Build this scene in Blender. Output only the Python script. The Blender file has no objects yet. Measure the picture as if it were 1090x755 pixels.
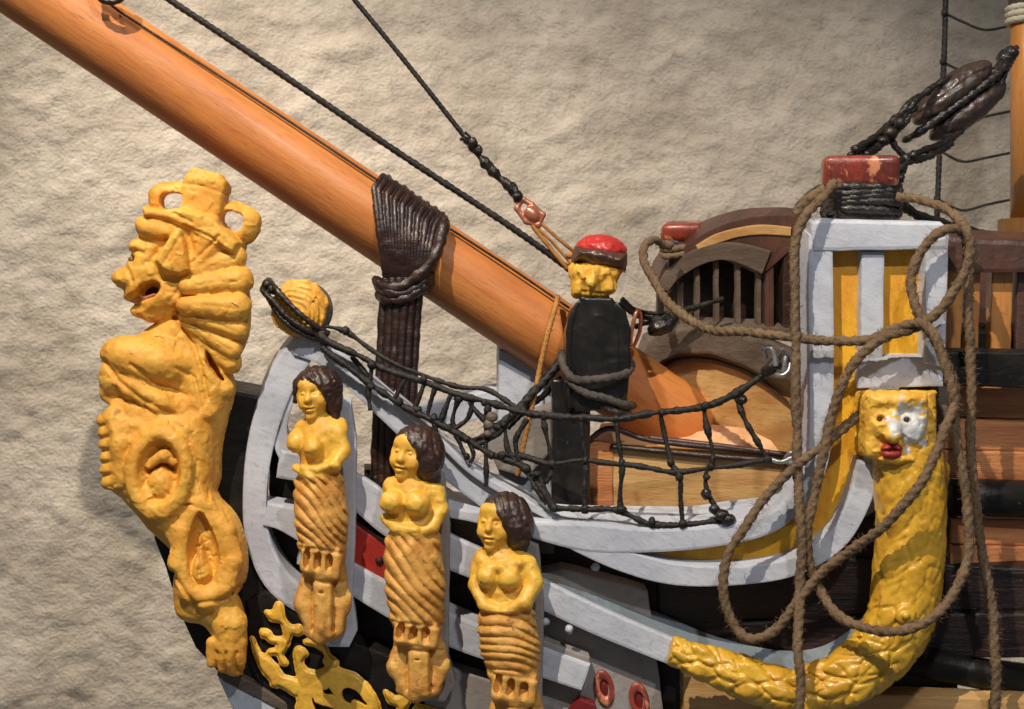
import bpy, bmesh, math, random
import numpy as np
from mathutils import Vector, noise as mnoise
rnd = random.Random(7)
SC = bpy.context.scene
COL = SC.collection
# ---------------------------------------------------------------- camera
D = 18.0
cam_d = bpy.data.cameras.new('camera'); cam = bpy.data.objects.new('camera', cam_d); COL.objects.link(cam)
cam.location = (0, -D, 0); cam.rotation_euler = (math.pi/2, 0, 0)
cam_d.sensor_width = 36; cam_d.lens = 36*D/10.9
cam_d.clip_end = 200; cam_d.clip_start = .1
cam_d.dof.use_dof = True; cam_d.dof.focus_distance = D-0.3; cam_d.dof.aperture_fstop = .85
SC.camera = cam
# ---------------------------------------------------------------- world and lamps
W = bpy.data.worlds.new('World'); SC.world = W; W.use_nodes = True
bg = W.node_tree.nodes['Background']; bg.inputs[0].default_value = (.86, .93, 1.0, 1); bg.inputs[1].default_value = .15
def lamp(name, kind, loc, tgt, energy, color, **kw):
    l = bpy.data.lights.new(name, kind); o = bpy.data.objects.new(name, l); COL.objects.link(o)
    o.location = loc; l.energy = energy; l.color = color
    for k, v in kw.items(): setattr(l, k, v)
    o.rotation_euler = (Vector(tgt)-Vector(loc)).to_track_quat('-Z', 'Y').to_euler(); return o
lamp('key_spot', 'SPOT', (-7, -15, 20), (-.3, 0, -.6), 31000, (1, .88, .73), spot_size=.80, spot_blend=.7, shadow_soft_size=.14)
lamp('fill_spot', 'SPOT', (5, -20, 15), (1, 0, 0), 9000, (.97, .96, .97), spot_size=.8, spot_blend=.6, shadow_soft_size=.5)
lamp('wall_washer', 'SPOT', (-7, .4, 10), (-3.2, 6, -3.6), 5400, (1, .89, .75), spot_size=1.35, spot_blend=.9, shadow_soft_size=.3)
SC.view_settings.view_transform = 'Standard'; SC.view_settings.look = 'None'; SC.view_settings.exposure = 0; SC.view_settings.gamma = 1
SC.render.engine = 'CYCLES'

# ---------------------------------------------------------------- helpers
def P(px, py, Y=0.0):
    s = (D+Y)/D
    return Vector(((px-545)/100*s, Y, (377.5-py)/100*s))
def side(px): return -(px-280)/480.0          # depth of the near side of the bow
def tagit(o, label=None, cat=None, group=None, kind=None):
    for k, v in (('label', label), ('category', cat), ('group', group), ('kind', kind)):
        if v: o[k] = v
    return o
def thing(name, base, label, cat, group=None):
    o = bpy.data.objects.new(name, None); COL.objects.link(o); o.location = base; o.empty_display_size = .1
    return tagit(o, label, cat, group)
def wroot(o):
    v = Vector((0, 0, 0))
    while o is not None: v += Vector(o.location); o = o.parent
    return v
def mk(name, verts, faces, mat, parent=None, base=None, smooth=True, label=None):
    """verts are world coordinates; the object's origin is its parent's base or its own base"""
    V = np.array([tuple(v) for v in verts], dtype=np.float64)
    if parent is not None: org = np.array(wroot(parent))
    else: org = np.array(base if base is not None else (V.mean(0)[0], V.mean(0)[1], V[:, 2].min()))
    me = bpy.data.meshes.new(name)
    me.from_pydata((V-org).tolist(), [], [tuple(int(i) for i in f) for f in faces]); me.validate(); me.update()
    if smooth: me.shade_smooth()
    me.materials.append(mat)
    o = bpy.data.objects.new(name, me); COL.objects.link(o)
    if parent is not None: o.parent = parent
    else: o.location = org
    if label: o['label'] = label
    return o
# ---- materials
def mat(name, c1, c2=None, rough=.5, vs=3.0, bs=14.0, bump=.25, coat=0.0, stretch=(1,1,1), rot=(0,0,0), fleck=None, fleck_amt=.0, fleck_s=9., bd=.03, spec=.5, contrast=(.38,.62)):
    m = bpy.data.materials.new(name); m.use_nodes = True; N = m.node_tree.nodes; L = m.node_tree.links
    b = N['Principled BSDF']; tc = N.new('ShaderNodeTexCoord'); mp = N.new('ShaderNodeMapping'); mr = N.new('ShaderNodeMapping')
    mr.vector_type = 'POINT'; mr.inputs['Rotation'].default_value = rot; L.new(tc.outputs['Object'], mr.inputs[0])
    mp.inputs['Scale'].default_value = stretch; L.new(mr.outputs[0], mp.inputs[0]); vec = mp.outputs[0]
    def nz(scale, detail=5, ro=.6, dist=0.):
        n = N.new('ShaderNodeTexNoise'); n.inputs['Scale'].default_value = scale; n.inputs['Detail'].default_value = detail
        n.inputs['Roughness'].default_value = ro; n.inputs['Distortion'].default_value = dist; L.new(vec, n.inputs['Vector']); return n
    def ramp(src, a, bb):
        r = N.new('ShaderNodeMapRange'); r.inputs[1].default_value = a; r.inputs[2].default_value = bb; L.new(src, r.inputs[0]); return r
    def mix(f, A, B):
        x = N.new('ShaderNodeMix'); x.data_type = 'RGBA'; L.new(f, x.inputs[0])
        for i, q in ((6, A), (7, B)):
            if isinstance(q, tuple): x.inputs[i].default_value = (*q, 1)
            else: L.new(q, x.inputs[i])
        return x.outputs[2]
    c2 = c2 or tuple(v*.75 for v in c1)
    n1 = nz(vs); col = mix(ramp(n1.outputs[0], *contrast).outputs[0], c1, c2)
    n4 = nz(vs*7, 4); col2 = mix(ramp(n4.outputs[0], .55, .78).outputs[0], col, tuple(v*.82 for v in c2)); col = col2
    if fleck:
        n2 = nz(fleck_s, 6, .7, .4); col = mix(ramp(n2.outputs[0], .66-fleck_amt, .70-fleck_amt).outputs[0], col, fleck)
    L.new(col, b.inputs['Base Color'])
    n3 = nz(bs, 6, .65); bu = N.new('ShaderNodeBump'); bu.inputs['Strength'].default_value = bump; bu.inputs['Distance'].default_value = bd
    L.new(n3.outputs[0], bu.inputs['Height']); L.new(bu.outputs[0], b.inputs['Normal'])
    rr = ramp(n1.outputs[0], .3, .7); rr.inputs[3].default_value = max(rough-.1, .05); rr.inputs[4].default_value = min(rough+.12, 1)
    L.new(rr.outputs[0], b.inputs['Roughness']); b.inputs['Coat Weight'].default_value = coat; b.inputs['Coat Roughness'].default_value = .18
    b.inputs['Specular IOR Level'].default_value = spec
    m['vec'] = 1
    return m
M = {}
M['lion'] = mat('ochre_paint', (.76, .405, .06), (.68, .30, .035), rough=.55, vs=2.4, bs=16, bump=.35, coat=.0, spec=.4, fleck=(.45, .19, .04), fleck_amt=.02, fleck_s=4)
M['yellow'] = mat('yellow_paint', (.82, .49, .065), (.72, .37, .04), rough=.45, vs=2.2, bs=15, bump=.3, coat=.08, fleck=(.45, .2, .03), fleck_amt=.01, fleck_s=5)
M['skirt'] = mat('ochre_yellow_paint', (.70, .385, .085), (.56, .25, .045), rough=.55, vs=3.2, bs=15, bump=.4, coat=.0, fleck=(.34, .13, .02), fleck_amt=.035, fleck_s=5)
M['garland'] = mat('deep_yellow_paint', (.70, .41, .035), (.58, .30, .02), rough=.34, vs=3, bs=9, bump=.35, coat=.3)
M['gold'] = mat('gilding_paint', (.80, .46, .05), (.62, .33, .03), rough=.4, vs=3, bs=16, bump=.4, coat=.2)
M['inset'] = mat('amber_paint', (.78, .41, .02), (.62, .27, .012), rough=.42, vs=2.5, bs=10, bump=.5, coat=.15, fleck=(.2, .06, .01), fleck_amt=-.005, fleck_s=5, stretch=(1.4, 1, .6))
M['white'] = mat('pale_grey_paint', (.53, .55, .60), (.40, .42, .48), rough=.42, vs=1.3, bs=9, bump=.28, coat=.05, fleck=(.26, .26, .27), fleck_amt=-.01, fleck_s=4, stretch=(1, 1, 1.6), rot=(0, math.radians(-25), 0))
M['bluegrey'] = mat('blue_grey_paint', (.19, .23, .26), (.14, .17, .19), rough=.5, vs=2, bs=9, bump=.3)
M['board'] = mat('taupe_board_paint', (.30, .27, .25), (.24, .21, .19), rough=.55, vs=1.4, bs=9, bump=.5, fleck=(.12, .1, .09), fleck_amt=-.03)
M['black'] = mat('black_paint', (.008, .0075, .007), (.018, .015, .012), rough=.38, vs=2, bs=8, bump=.35, coat=.0, spec=.22, stretch=(1, 1, 2.2), fleck=(.10, .085, .07), fleck_amt=-.01, fleck_s=7)
M['blackwood'] = mat('black_stained_planks', (.010, .007, .006), (.035, .016, .012), rough=.38, vs=1.5, bs=5, bump=.5, coat=.0, spec=.35, stretch=(.6, 1, 5))
M['brown'] = mat('dark_brown_varnish', (.038, .015, .010), (.018, .008, .006), rough=.36, vs=2, bs=7, bump=.5, coat=.15, stretch=(1, 1, 3))
M['brownbeam'] = mat('worn_brown_varnish', (.095, .04, .026), (.05, .021, .014), rough=.4, vs=1.5, bs=7, bump=.5, coat=.25, fleck=(.40, .17, .06), fleck_amt=-.045, fleck_s=3)
M['umber'] = mat('grey_umber_stain', (.13, .095, .07), (.085, .058, .04), rough=.55, vs=1.5, bs=8, bump=.5, stretch=(.7, 1, 3))
M['spar'] = mat('orange_varnished_spar', (.62, .225, .055), (.48, .155, .035), rough=.5, vs=1.2, bs=6, bump=.3, coat=.04, stretch=(.5, 1.5, 3.2), rot=(0, math.radians(-33.6), 0), fleck=(.24, .075, .025), fleck_amt=-.012, fleck_s=4)
M['mast'] = mat('varnished_mast', (.55, .24, .06), (.42, .16, .035), rough=.35, vs=1.2, bs=5, bump=.2, coat=.35, stretch=(4, 2, .5))
M['tan'] = mat('tan_varnished_pine', (.58, .36, .14), (.42, .21, .065), rough=.45, vs=1.3, bs=7, bump=.3, coat=.2, stretch=(.6, 1, 4), fleck=(.16, .05, .02), fleck_amt=-.04, fleck_s=3)
M['plank'] = mat('orange_hull_planks', (.56, .225, .075), (.38, .12, .035), rough=.5, vs=1.5, bs=6, bump=.4, coat=.15, stretch=(.5, 1, 5), fleck=(.12, .04, .02), fleck_amt=-.03, fleck_s=2.5)
M['pink'] = mat('bare_pinkish_deck', (.80, .46, .25), (.70, .36, .17), rough=.55, vs=1.5, bs=7, bump=.3, stretch=(.5, 2, 3))
M['red'] = mat('red_paint', (.42, .03, .02), (.30, .02, .015), rough=.32, vs=2, bs=9, bump=.4, coat=.3)
M['redcap'] = mat('scarlet_cap_paint', (.62, .035, .022), (.5, .025, .02), rough=.4, vs=2, bs=9, bump=.4, coat=.25, fleck=(.7, .55, .5), fleck_amt=-.06, fleck_s=6)
M['redworn'] = mat('worn_red_block_paint', (.30, .05, .028), (.13, .022, .016), rough=.36, vs=3, bs=7, bump=.8, coat=.3, fleck=(.62, .24, .11), fleck_amt=.14, fleck_s=2.0, stretch=(1, 1, .6))
M['hair'] = mat('brown_hair_paint', (.045, .020, .014), (.028, .012, .009), rough=.42, vs=3, bs=9, bump=.6, coat=.1, fleck=(.3, .24, .2), fleck_amt=-.0, fleck_s=11)
M['tar'] = mat('tarred_cordage', (.010, .009, .008), (.024, .019, .015), rough=.5, vs=5, bs=22, bump=.6, coat=.0, spec=.35)
M['tarwet'] = mat('glossy_tarred_lashing', (.009, .007, .006), (.022, .015, .010), rough=.25, vs=5, bs=13, bump=.8, coat=.2, spec=.45, fleck=(.2,.16,.1), fleck_amt=-.03)
M['twine'] = mat('brown_hemp_twine', (.225, .150, .088), (.145, .092, .052), rough=.85, vs=4, bs=30, bump=.8, spec=.2, contrast=(.3,.7))
M['twinedark'] = mat('grey_hemp_cord', (.10, .085, .07), (.06, .05, .042), rough=.75, vs=4, bs=30, bump=.8, spec=.3)
M['orangecord'] = mat('orange_twine', (.50, .245, .07), (.34, .15, .04), rough=.8, vs=4, bs=30, bump=.6, spec=.2)
M['copper'] = mat('copper_wire_metal', (.62, .26, .16), (.45, .16, .09), rough=.3, vs=4, bs=20, bump=.2)
M['copper'].node_tree.nodes['Principled BSDF'].inputs['Metallic'].default_value = .55
M['steel'] = mat('grey_metal', (.5, .5, .5), (.35, .35, .36), rough=.3, vs=4, bs=20, bump=.2)
M['steel'].node_tree.nodes['Principled BSDF'].inputs['Metallic'].default_value = .7
M['blockwood'] = mat('dark_oiled_block', (.065, .038, .028), (.03, .018, .013), rough=.32, vs=2.5, bs=6, bump=.5, coat=.4, stretch=(2, 1, 4), rot=(0, math.radians(35), 0))
M['worn'] = mat('worn_white_primer', (.55, .56, .55), (.35, .36, .36), rough=.6, vs=6, bs=14, bump=.6)
M['darkred'] = mat('dark_crimson_paint', (.20, .012, .012), (.10, .008, .008), rough=.4, vs=5)
M['glossblack'] = mat('gloss_black_paint', (.010, .009, .008), (.02, .016, .013), rough=.28, vs=2, bs=7, bump=.35, coat=.15, spec=.4, stretch=(1, 1, .4), fleck=(.10, .085, .07), fleck_amt=-.02, fleck_s=6)
M['eyehole'] = mat('dark_red_hole_paint', (.055, .01, .008), rough=.6)
M['cream'] = mat('cream_cotton_rope', (.58, .53, .42), (.46, .41, .31), rough=.8, vs=4, bs=30, bump=.6)

# ---- implicit (sculpted) shapes, all coordinates in hundredths of a unit
class Sdf:
    def __init__(s, x0, y0, d0, x1, y1, d1, v=1.6):
        s.o = np.array([x0, y0, d0], float); s.v = v
        s.n = [int((b-a)/v)+2 for a, b in ((x0, x1), (y0, y1), (d0, d1))]
        s.f = np.full(s.n, 50.0, np.float32)
        s.ax = [s.o[i]+np.arange(s.n[i])*v for i in range(3)]
    def sub(s, lo, hi):
        sl = []; 
        for i in range(3):
            a = max(0, int((lo[i]-s.o[i])/s.v)); b = min(s.n[i], int((hi[i]-s.o[i])/s.v)+2)
            if b <= a: return None
            sl.append(slice(a, b))
        X = s.ax[0][sl[0]][:, None, None]; Y = s.ax[1][sl[1]][None, :, None]; Z = s.ax[2][sl[2]][None, None, :]
        return tuple(sl), X, Y, Z
    def comb(s, sl, d, k, mode):
        f = s.f[sl]
        if mode == 'sub': d = -d; h = np.clip(.5-.5*(f-d)/max(k, 1e-3), 0, 1); r = f*(1-h)+d*h+k*h*(1-h)
        else: h = np.clip(.5+.5*(f-d)/max(k, 1e-3), 0, 1); r = f*(1-h)+d*h-k*h*(1-h)
        s.f[sl] = r
    def ell(s, c, r, a=0, k=4, mode='add'):
        m = max(r)+k+4*s.v; q = s.sub([c[i]-m for i in range(3)], [c[i]+m for i in range(3)])
        if not q: return s
        sl, X, Y, Z = q; a = math.radians(a); ca, sa = math.cos(a), math.sin(a)
        dx, dy, dz = X-c[0], Y-c[1], Z-c[2]; u = dx*ca+dy*sa; w = -dx*sa+dy*ca
        k0 = np.sqrt((u/r[0])**2+(w/r[1])**2+(dz/r[2])**2); k1 = np.sqrt((u/r[0]**2)**2+(w/r[1]**2)**2+(dz/r[2]**2)**2)
        s.comb(sl, k0*(k0-1)/np.maximum(k1, 1e-5), k, mode); return s
    def cap(s, a, b, ra, rb=None, k=4, mode='add', fl=1.0):
        rb = ra if rb is None else rb; m = max(ra, rb)+k+4*s.v
        q = s.sub([min(a[i], b[i])-m for i in range(3)], [max(a[i], b[i])+m for i in range(3)])
        if not q: return s
        sl, X, Y, Z = q; ab = [b[i]-a[i] for i in range(3)]; ab[2] *= fl; L2 = sum(t*t for t in ab)+1e-6
        dx, dy, dz = X-a[0], Y-a[1], (Z-a[2])*fl
        t = np.clip((dx*ab[0]+dy*ab[1]+dz*ab[2])/L2, 0, 1)
        d = np.sqrt((dx-ab[0]*t)**2+(dy-ab[1]*t)**2+(dz-ab[2]*t)**2)-(ra+(rb-ra)*t)
        s.comb(sl, d, k, mode); return s
    def tube(s, pts, r, k=3, mode='add', fl=1.0):
        rs = r if hasattr(r, '__len__') else [r]*len(pts)
        for i in range(len(pts)-1): s.cap(pts[i], pts[i+1], rs[i], rs[i+1], k, mode, fl)
        return s
    def box(s, c, h, a=0, rd=3, k=3, mode='add'):
        m = math.hypot(h[0], h[1])+max(0, h[2]-h[0])+k+4*s.v; q = s.sub([c[i]-m for i in range(3)], [c[i]+m for i in range(3)])
        if not q: return s
        sl, X, Y, Z = q; a = math.radians(a); ca, sa = math.cos(a), math.sin(a)
        dx, dy, dz = X-c[0], Y-c[1], Z-c[2]; u = np.abs(dx*ca+dy*sa)-h[0]+rd; w = np.abs(-dx*sa+dy*ca)-h[1]+rd; t = np.abs(dz)-h[2]+rd
        d = np.sqrt(np.maximum(u, 0)**2+np.maximum(w, 0)**2+np.maximum(t, 0)**2)+np.minimum(np.maximum(np.maximum(u, w), t), 0)-rd
        s.comb(sl, d, k, mode); return s
    def torus(s, c, R, r, sx=1., sy=1., a=0, k=3, mode='add', fl=1.0):
        m = R*max(sx, sy)+r+k+4*s.v; q = s.sub([c[i]-m for i in range(3)], [c[i]+m for i in range(3)])
        if not q: return s
        sl, X, Y, Z = q; a = math.radians(a); ca, sa = math.cos(a), math.sin(a)
        dx, dy, dz = X-c[0], Y-c[1], (Z-c[2])*fl; u = (dx*ca+dy*sa)/sx; w = (-dx*sa+dy*ca)/sy
        d = np.sqrt(((np.sqrt(u*u+w*w)-R)*min(sx, sy))**2+dz*dz)-r
        s.comb(sl, d, k, mode); return s
    def poly(s, pts, c, h, pil=18., k=4, mode='add', smooth=True, tw=None):
        """pillow-inflated outline: half thickness h, rounded over the width pil"""
        pts = spline2(pts, 4, True) if smooth else pts
        p = np.array(pts, float); lo = p.min(0)-k-3*s.v; hi = p.max(0)+k+3*s.v
        q = s.sub([lo[0], lo[1], c-h-k-9*s.v], [hi[0], hi[1], c+h+k+9*s.v])
        if not q: return s
        sl, X, Y, Z = q; d2 = poly2d(p, X[:, :, 0], Y[:, :, 0])[:, :, None]
        if pil:
            t = np.clip(-d2/pil, 0, 1); hh = h*np.sqrt(np.maximum(1-(1-t)**2, 0))
            dz = np.abs(Z-c)-hh
            d = np.where(d2 > 0, np.sqrt(np.maximum(d2, 0)**2+np.maximum(np.abs(Z-c), 0)**2), np.maximum(dz*.75, d2))
        else:
            rd = 2.; u = d2+rd; t = np.abs(Z-c)-h+rd
            d = np.sqrt(np.maximum(u, 0)**2+np.maximum(t, 0)**2)+np.minimum(np.maximum(u, t), 0)-rd
        s.comb(sl, d, k, mode); return s
    def groove(s, pts, w, dep, front=None):
        """carve (dep>0) or raise (dep<0) the surface along a line drawn on the face"""
        p = np.array(pts, float)[:, :2]; lo = p.min(0)-3*w; hi = p.max(0)+3*w
        q = s.sub([lo[0], lo[1], s.o[2]], [hi[0], hi[1], s.o[2]+s.v*s.n[2] if front is None else front])
        if not q: return s
        sl, X, Y, Z = q; x = X[:, :, 0]; y = Y[:, :, 0]; best = None
        for i in range(len(p)-1):
            a, b = p[i], p[i+1]; ab = b-a; t = np.clip(((x-a[0])*ab[0]+(y-a[1])*ab[1])/(ab@ab+1e-6), 0, 1)
            dd = (x-a[0]-ab[0]*t)**2+(y-a[1]-ab[1]*t)**2; best = dd if best is None else np.minimum(best, dd)
        g = dep*np.exp(-best/(w*w)); s.f[sl] += g[:, :, None].astype(np.float32); return s
    def fn(s, lo, hi, F):
        q = s.sub(lo, hi)
        if q: sl, X, Y, Z = q; s.f[sl] += F(X, Y, Z).astype(np.float32)
        return s
    def lumpy(s, amp, size, seed=0):
        rs = np.random.RandomState(seed); X = s.ax[0][:, None, None]; Y = s.ax[1][None, :, None]; Z = s.ax[2][None, None, :]
        tot = 0
        for i in range(9):
            v = rs.normal(size=3); v /= np.linalg.norm(v); f = 2*math.pi/size*rs.uniform(.6, 1.7); ph = rs.uniform(0, 6.28)
            w = rs.normal(size=3); 
            tot = tot+np.sin(f*(v[0]*X+v[1]*Y+v[2]*Z)+ph+1.3*np.sin((w[0]*X+w[1]*Y+w[2]*Z)*2/size))
        s.f += (amp*tot/3).astype(np.float32); return s
    def chisel(s, amp, size, seed=0):
        """small flat knife cuts: every cell of a jittered lattice tilts the surface its own way"""
        I = np.argwhere(np.abs(s.f) < 3.5); p = (I*s.v+s.o)/size; base = np.floor(p).astype(np.int64)
        def hsh(c, k):
            h = (c[:, 0]*73856093) ^ (c[:, 1]*19349663) ^ (c[:, 2]*83492791) ^ (k*2654435761+seed*97)
            h = (h ^ (h >> 13))*1274126177 & 0xffffffff; h ^= h >> 16; return (h & 0xffff)/65535.
        best = np.full(len(p), 1e9); bc = base.copy(); bp = p.copy()
        for a in (-1, 0, 1):
            for b in (-1, 0, 1):
                for c in (-1, 0, 1):
                    q = base+np.array([a, b, c]); ctr = q+np.stack([hsh(q, 1), hsh(q, 2), hsh(q, 3)], 1)
                    d = ((p-ctr)**2).sum(1); m = d < best; best[m] = d[m]; bc[m] = q[m]; bp[m] = ctr[m]
        g = np.stack([hsh(bc, 5), hsh(bc, 6), hsh(bc, 7)], 1)*2-1
        s.f[I[:, 0], I[:, 1], I[:, 2]] += (amp*((g*(p-bp)).sum(1)+.5*(hsh(bc, 9)-.5))).astype(np.float32); return s
    def mesh(s):
        f = s.f; v = s.v; ins = f < 0
        nx, ny, nz = f.shape; cs = (nx+1, ny+1, nz+1)          # cell index = node index + 1 (cells around nodes)
        def cid(i, j, k): return (i*cs[1]+j)*cs[2]+k
        acc_i, acc_p, quads = [], [], []
        for ax in range(3):
            a = [slice(None)]*3; b = [slice(None)]*3; a[ax] = slice(0, -1); b[ax] = slice(1, None)
            fa, fb = f[tuple(a)], f[tuple(b)]; cr = (fa < 0) != (fb < 0); I = np.argwhere(cr)
            va = fa[cr]; vb = fb[cr]; t = va/(va-vb); t = np.clip(t, .02, .98)
            pos = I.astype(float); pos[:, ax] += t
            o1, o2 = (ax+1) % 3, (ax+2) % 3; ids = []
            for (e, g) in ((0, 0), (1, 0), (1, 1), (0, 1)):
                J = I.copy()+1; J[:, o1] -= e; J[:, o2] -= g; J[:, ax] += 0
                ids.append(cid(J[:, 0], J[:, 1], J[:, 2])); acc_i.append(ids[-1]); acc_p.append(pos)
            qd = np.stack(ids, 1); flip = va < 0
            qd[flip] = qd[flip][:, ::-1]; quads.append(qd)
        ai = np.concatenate(acc_i); ap = np.concatenate(acc_p); uq, inv = np.unique(ai, return_inverse=True)
        cnt = np.bincount(inv); V = np.stack([np.bincount(inv, ap[:, i])/cnt for i in range(3)], 1)
        Q = np.searchsorted(uq, np.concatenate(quads)); V = V*v+s.o
        return V, Q
def world_of(V, Y0):
    """figure coordinates (hundredths; y down; third = depth) placed at depth Y0"""
    sc = (D+Y0)/D
    return np.stack([(V[:, 0]-545)/100*sc, Y0+V[:, 2]/100*sc, (377.5-V[:, 1])/100*sc], 1)
def sculpt(name, s, Y0, m, parent=None, base=None, label=None):
    V, Q = s.mesh(); return mk(name, world_of(V, Y0), Q, m, parent, base, True, label)
def poly2d(p, x, y):
    d = None; sgn = np.ones_like(x+y)
    n = len(p)
    for i in range(n):
        a = p[i]; b = p[i-1]; e = b-a; wx = x-a[0]; wy = y-a[1]
        t = np.clip((wx*e[0]+wy*e[1])/(e@e+1e-9), 0, 1); dd = (wx-e[0]*t)**2+(wy-e[1]*t)**2
        d = dd if d is None else np.minimum(d, dd)
        c1 = y >= a[1]; c2 = y < b[1]; c3 = e[0]*wy > e[1]*wx
        fl = (c1 & c2 & c3) | (~c1 & ~c2 & ~c3); sgn = np.where(fl, -sgn, sgn)
    return sgn*np.sqrt(d)
def spline2(pts, n=6, closed=False):
    p = [tuple(map(float, q)) for q in pts]; m = len(p); out = []
    for i in range(m if closed else m-1):
        g = lambda k: p[k % m] if closed else p[min(max(k, 0), m-1)]
        a, b, c, d = g(i-1), g(i), g(i+1), g(i+2)
        for j in range(n):
            t = j/n; out.append(tuple(.5*((2*b[q])+(-a[q]+c[q])*t+(2*a[q]-5*b[q]+4*c[q]-d[q])*t*t+(-a[q]+3*b[q]-3*c[q]+d[q])*t**3) for q in range(len(b))))
    if not closed: out.append(p[-1])
    return out
# ---- flat joinery: an outline with thickness
def dens(pts, step, jit=0):
    out = []; n = len(pts)
    for i in range(n):
        a, b = pts[i], pts[(i+1) % n]; L = math.dist(a, b); k = max(1, int(L/step))
        for j in range(k):
            t = j/k; x = a[0]+(b[0]-a[0])*t; y = a[1]+(b[1]-a[1])*t
            if jit and j: x += rnd.uniform(-jit, jit); y += rnd.uniform(-jit, jit)
            out.append((x, y))
    return out
BACK = (-.10, 1, .26)
def plate(name, pts, Y, th, m, parent=None, bev=.02, back=BACK, jit=.5, step=14, label=None, base=None, smooth_out=False):
    if smooth_out: pts = spline2(pts, 5, True)
    pts = dens(pts, step, jit)
    area = sum(pts[i][0]*pts[(i+1) % len(pts)][1]-pts[(i+1) % len(pts)][0]*pts[i][1] for i in range(len(pts)))
    if area < 0: pts = pts[::-1]
    Yf = Y if callable(Y) else (lambda x: Y)
    F = [P(x, y, Yf(x)) for x, y in pts]; B = [v+Vector(back)*th for v in F]; n = len(F)
    bm = bmesh.new(); fv = [bm.verts.new(v) for v in F]; bv = [bm.verts.new(v) for v in B]
    bm.faces.new(fv[::-1]); bm.faces.new(bv)
    for i in range(n): bm.faces.new((fv[i], fv[(i+1) % n], bv[(i+1) % n], bv[i]))
    bm.normal_update()
    if bev:
        es = [e for e in bm.edges if (e.verts[0] in fv and e.verts[1] in fv)]
        try: bmesh.ops.bevel(bm, geom=es, offset=bev, segments=2, profile=.6, affect='EDGES', clamp_overlap=True)
        except Exception: pass
    bmesh.ops.triangulate(bm, faces=[f for f in bm.faces if len(f.verts) > 4])
    bmesh.ops.recalc_face_normals(bm, faces=bm.faces)
    V = [v.co.copy() for v in bm.verts]; bm.verts.index_update(); Fs = [[v.index for v in f.verts] for f in bm.faces]; bm.free()
    return mk(name, V, Fs, m, parent, base, False, label)
def ribbon(path, w):
    """closed outline around a centre line; w a number or a list"""
    ws = w if hasattr(w, '__len__') else [w]*len(path); q = [(a[0], a[1], b) for a, b in zip(path, ws)]; q = spline2(q, 6)
    L, R = [], []
    for i, (x, y, ww) in enumerate(q):
        a = q[max(i-1, 0)]; b = q[min(i+1, len(q)-1)]; dx, dy = b[0]-a[0], b[1]-a[1]; l = math.hypot(dx, dy)
        L.append((x-dy/l*ww/2, y+dx/l*ww/2)); R.append((x+dy/l*ww/2, y-dx/l*ww/2))
    return L+R[::-1]
# ---- cordage
def sweep(pts, rad, seg=12, strands=0, twist=0., amp=.2, wob=0., flat=1.):
    """world points -> tube; strands laid with the given twist (turns per unit length)"""
    pts = [Vector(p) for p in pts]; V, F = [], []; n = len(pts); N = Vector((0, -1, 0)); s = 0
    for i, p in enumerate(pts):
        t = (pts[min(i+1, n-1)]-pts[max(i-1, 0)]).normalized(); N = (N-t*N.dot(t))
        N = N.normalized() if N.length > 1e-4 else t.orthogonal().normalized()
        Bn = t.cross(N); r = rad(i/(n-1)) if callable(rad) else rad
        if i: s += (p-pts[i-1]).length
        if wob: r *= 1+wob*mnoise.noise(p*9)
        for k in range(seg):
            a = 2*math.pi*k/seg; rr = r
            if strands: rr *= 1-amp+amp*2*abs(math.cos(strands*.5*(a-s*twist*2*math.pi)))**.7*.9
            V.append(p+N*(math.cos(a)*rr*flat)+Bn*(math.sin(a)*rr))
    for i in range(n-1):
        for k in range(seg):
            F.append((i*seg+k, i*seg+(k+1) % seg, (i+1)*seg+(k+1) % seg, (i+1)*seg+k))
    F.append(tuple(range(seg))[::-1]); F.append(tuple((n-1)*seg+k for k in range(seg)))
    return V, F
def resample(pts, step):
    pts = [Vector(p) for p in pts]; out = [pts[0]]; acc = 0
    for a, b in zip(pts, pts[1:]):
        L = (b-a).length; pos = step-acc
        while pos < L: out.append(a.lerp(b, pos/L)); pos += step
        acc = L-(pos-step)
    out.append(pts[-1]); return out
def cordpts(px, Y=0, step=.03, wig=0.):
    """list of (px, py[, depth]) -> smooth world points"""
    q = [(a[0], a[1], a[2] if len(a) > 2 else Y) for a in px]; q = spline2(q, 10) if len(q) > 2 else q
    w = resample([P(*a) for a in q], step)
    if wig: w = [p+Vector((mnoise.noise(p*2.2), mnoise.noise(p*2.2+Vector((7, 3, 1))), mnoise.noise(p*2.2+Vector((1, 9, 4)))))*wig for p in w]
    return w
def fuzz(pts, rad, n, ln, V, F, seed=1):
    r = random.Random(seed)
    for _ in range(n):
        p = pts[r.randrange(len(pts))]; d = Vector((r.gauss(0, 1), r.gauss(0, 1), r.gauss(0, 1))).normalized()
        a = p+d*rad*.8; e = d+Vector((r.gauss(0, .9), r.gauss(0, .9), r.gauss(0, .9))); e.normalize(); L = ln*r.uniform(.4, 1.3)
        b = a+e*L*.55; c = b+(e+Vector((r.gauss(0, .6), r.gauss(0, .6), r.gauss(0, .6)))).normalized()*L*.5
        w = Vector((r.gauss(0, 1), r.gauss(0, 1), r.gauss(0, 1))).normalized()*.0035; w2 = w.cross(e).normalized()*.0035; i = len(V)
        V += [a+w, a-w, a+w2, b+w*.8, b-w*.8, b+w2*.8, c]
        F += [(i, i+1, i+4, i+3), (i+1, i+2, i+5, i+4), (i+2, i, i+3, i+5), (i+3, i+4, i+6), (i+4, i+5, i+6), (i+5, i+3, i+6)]
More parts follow.
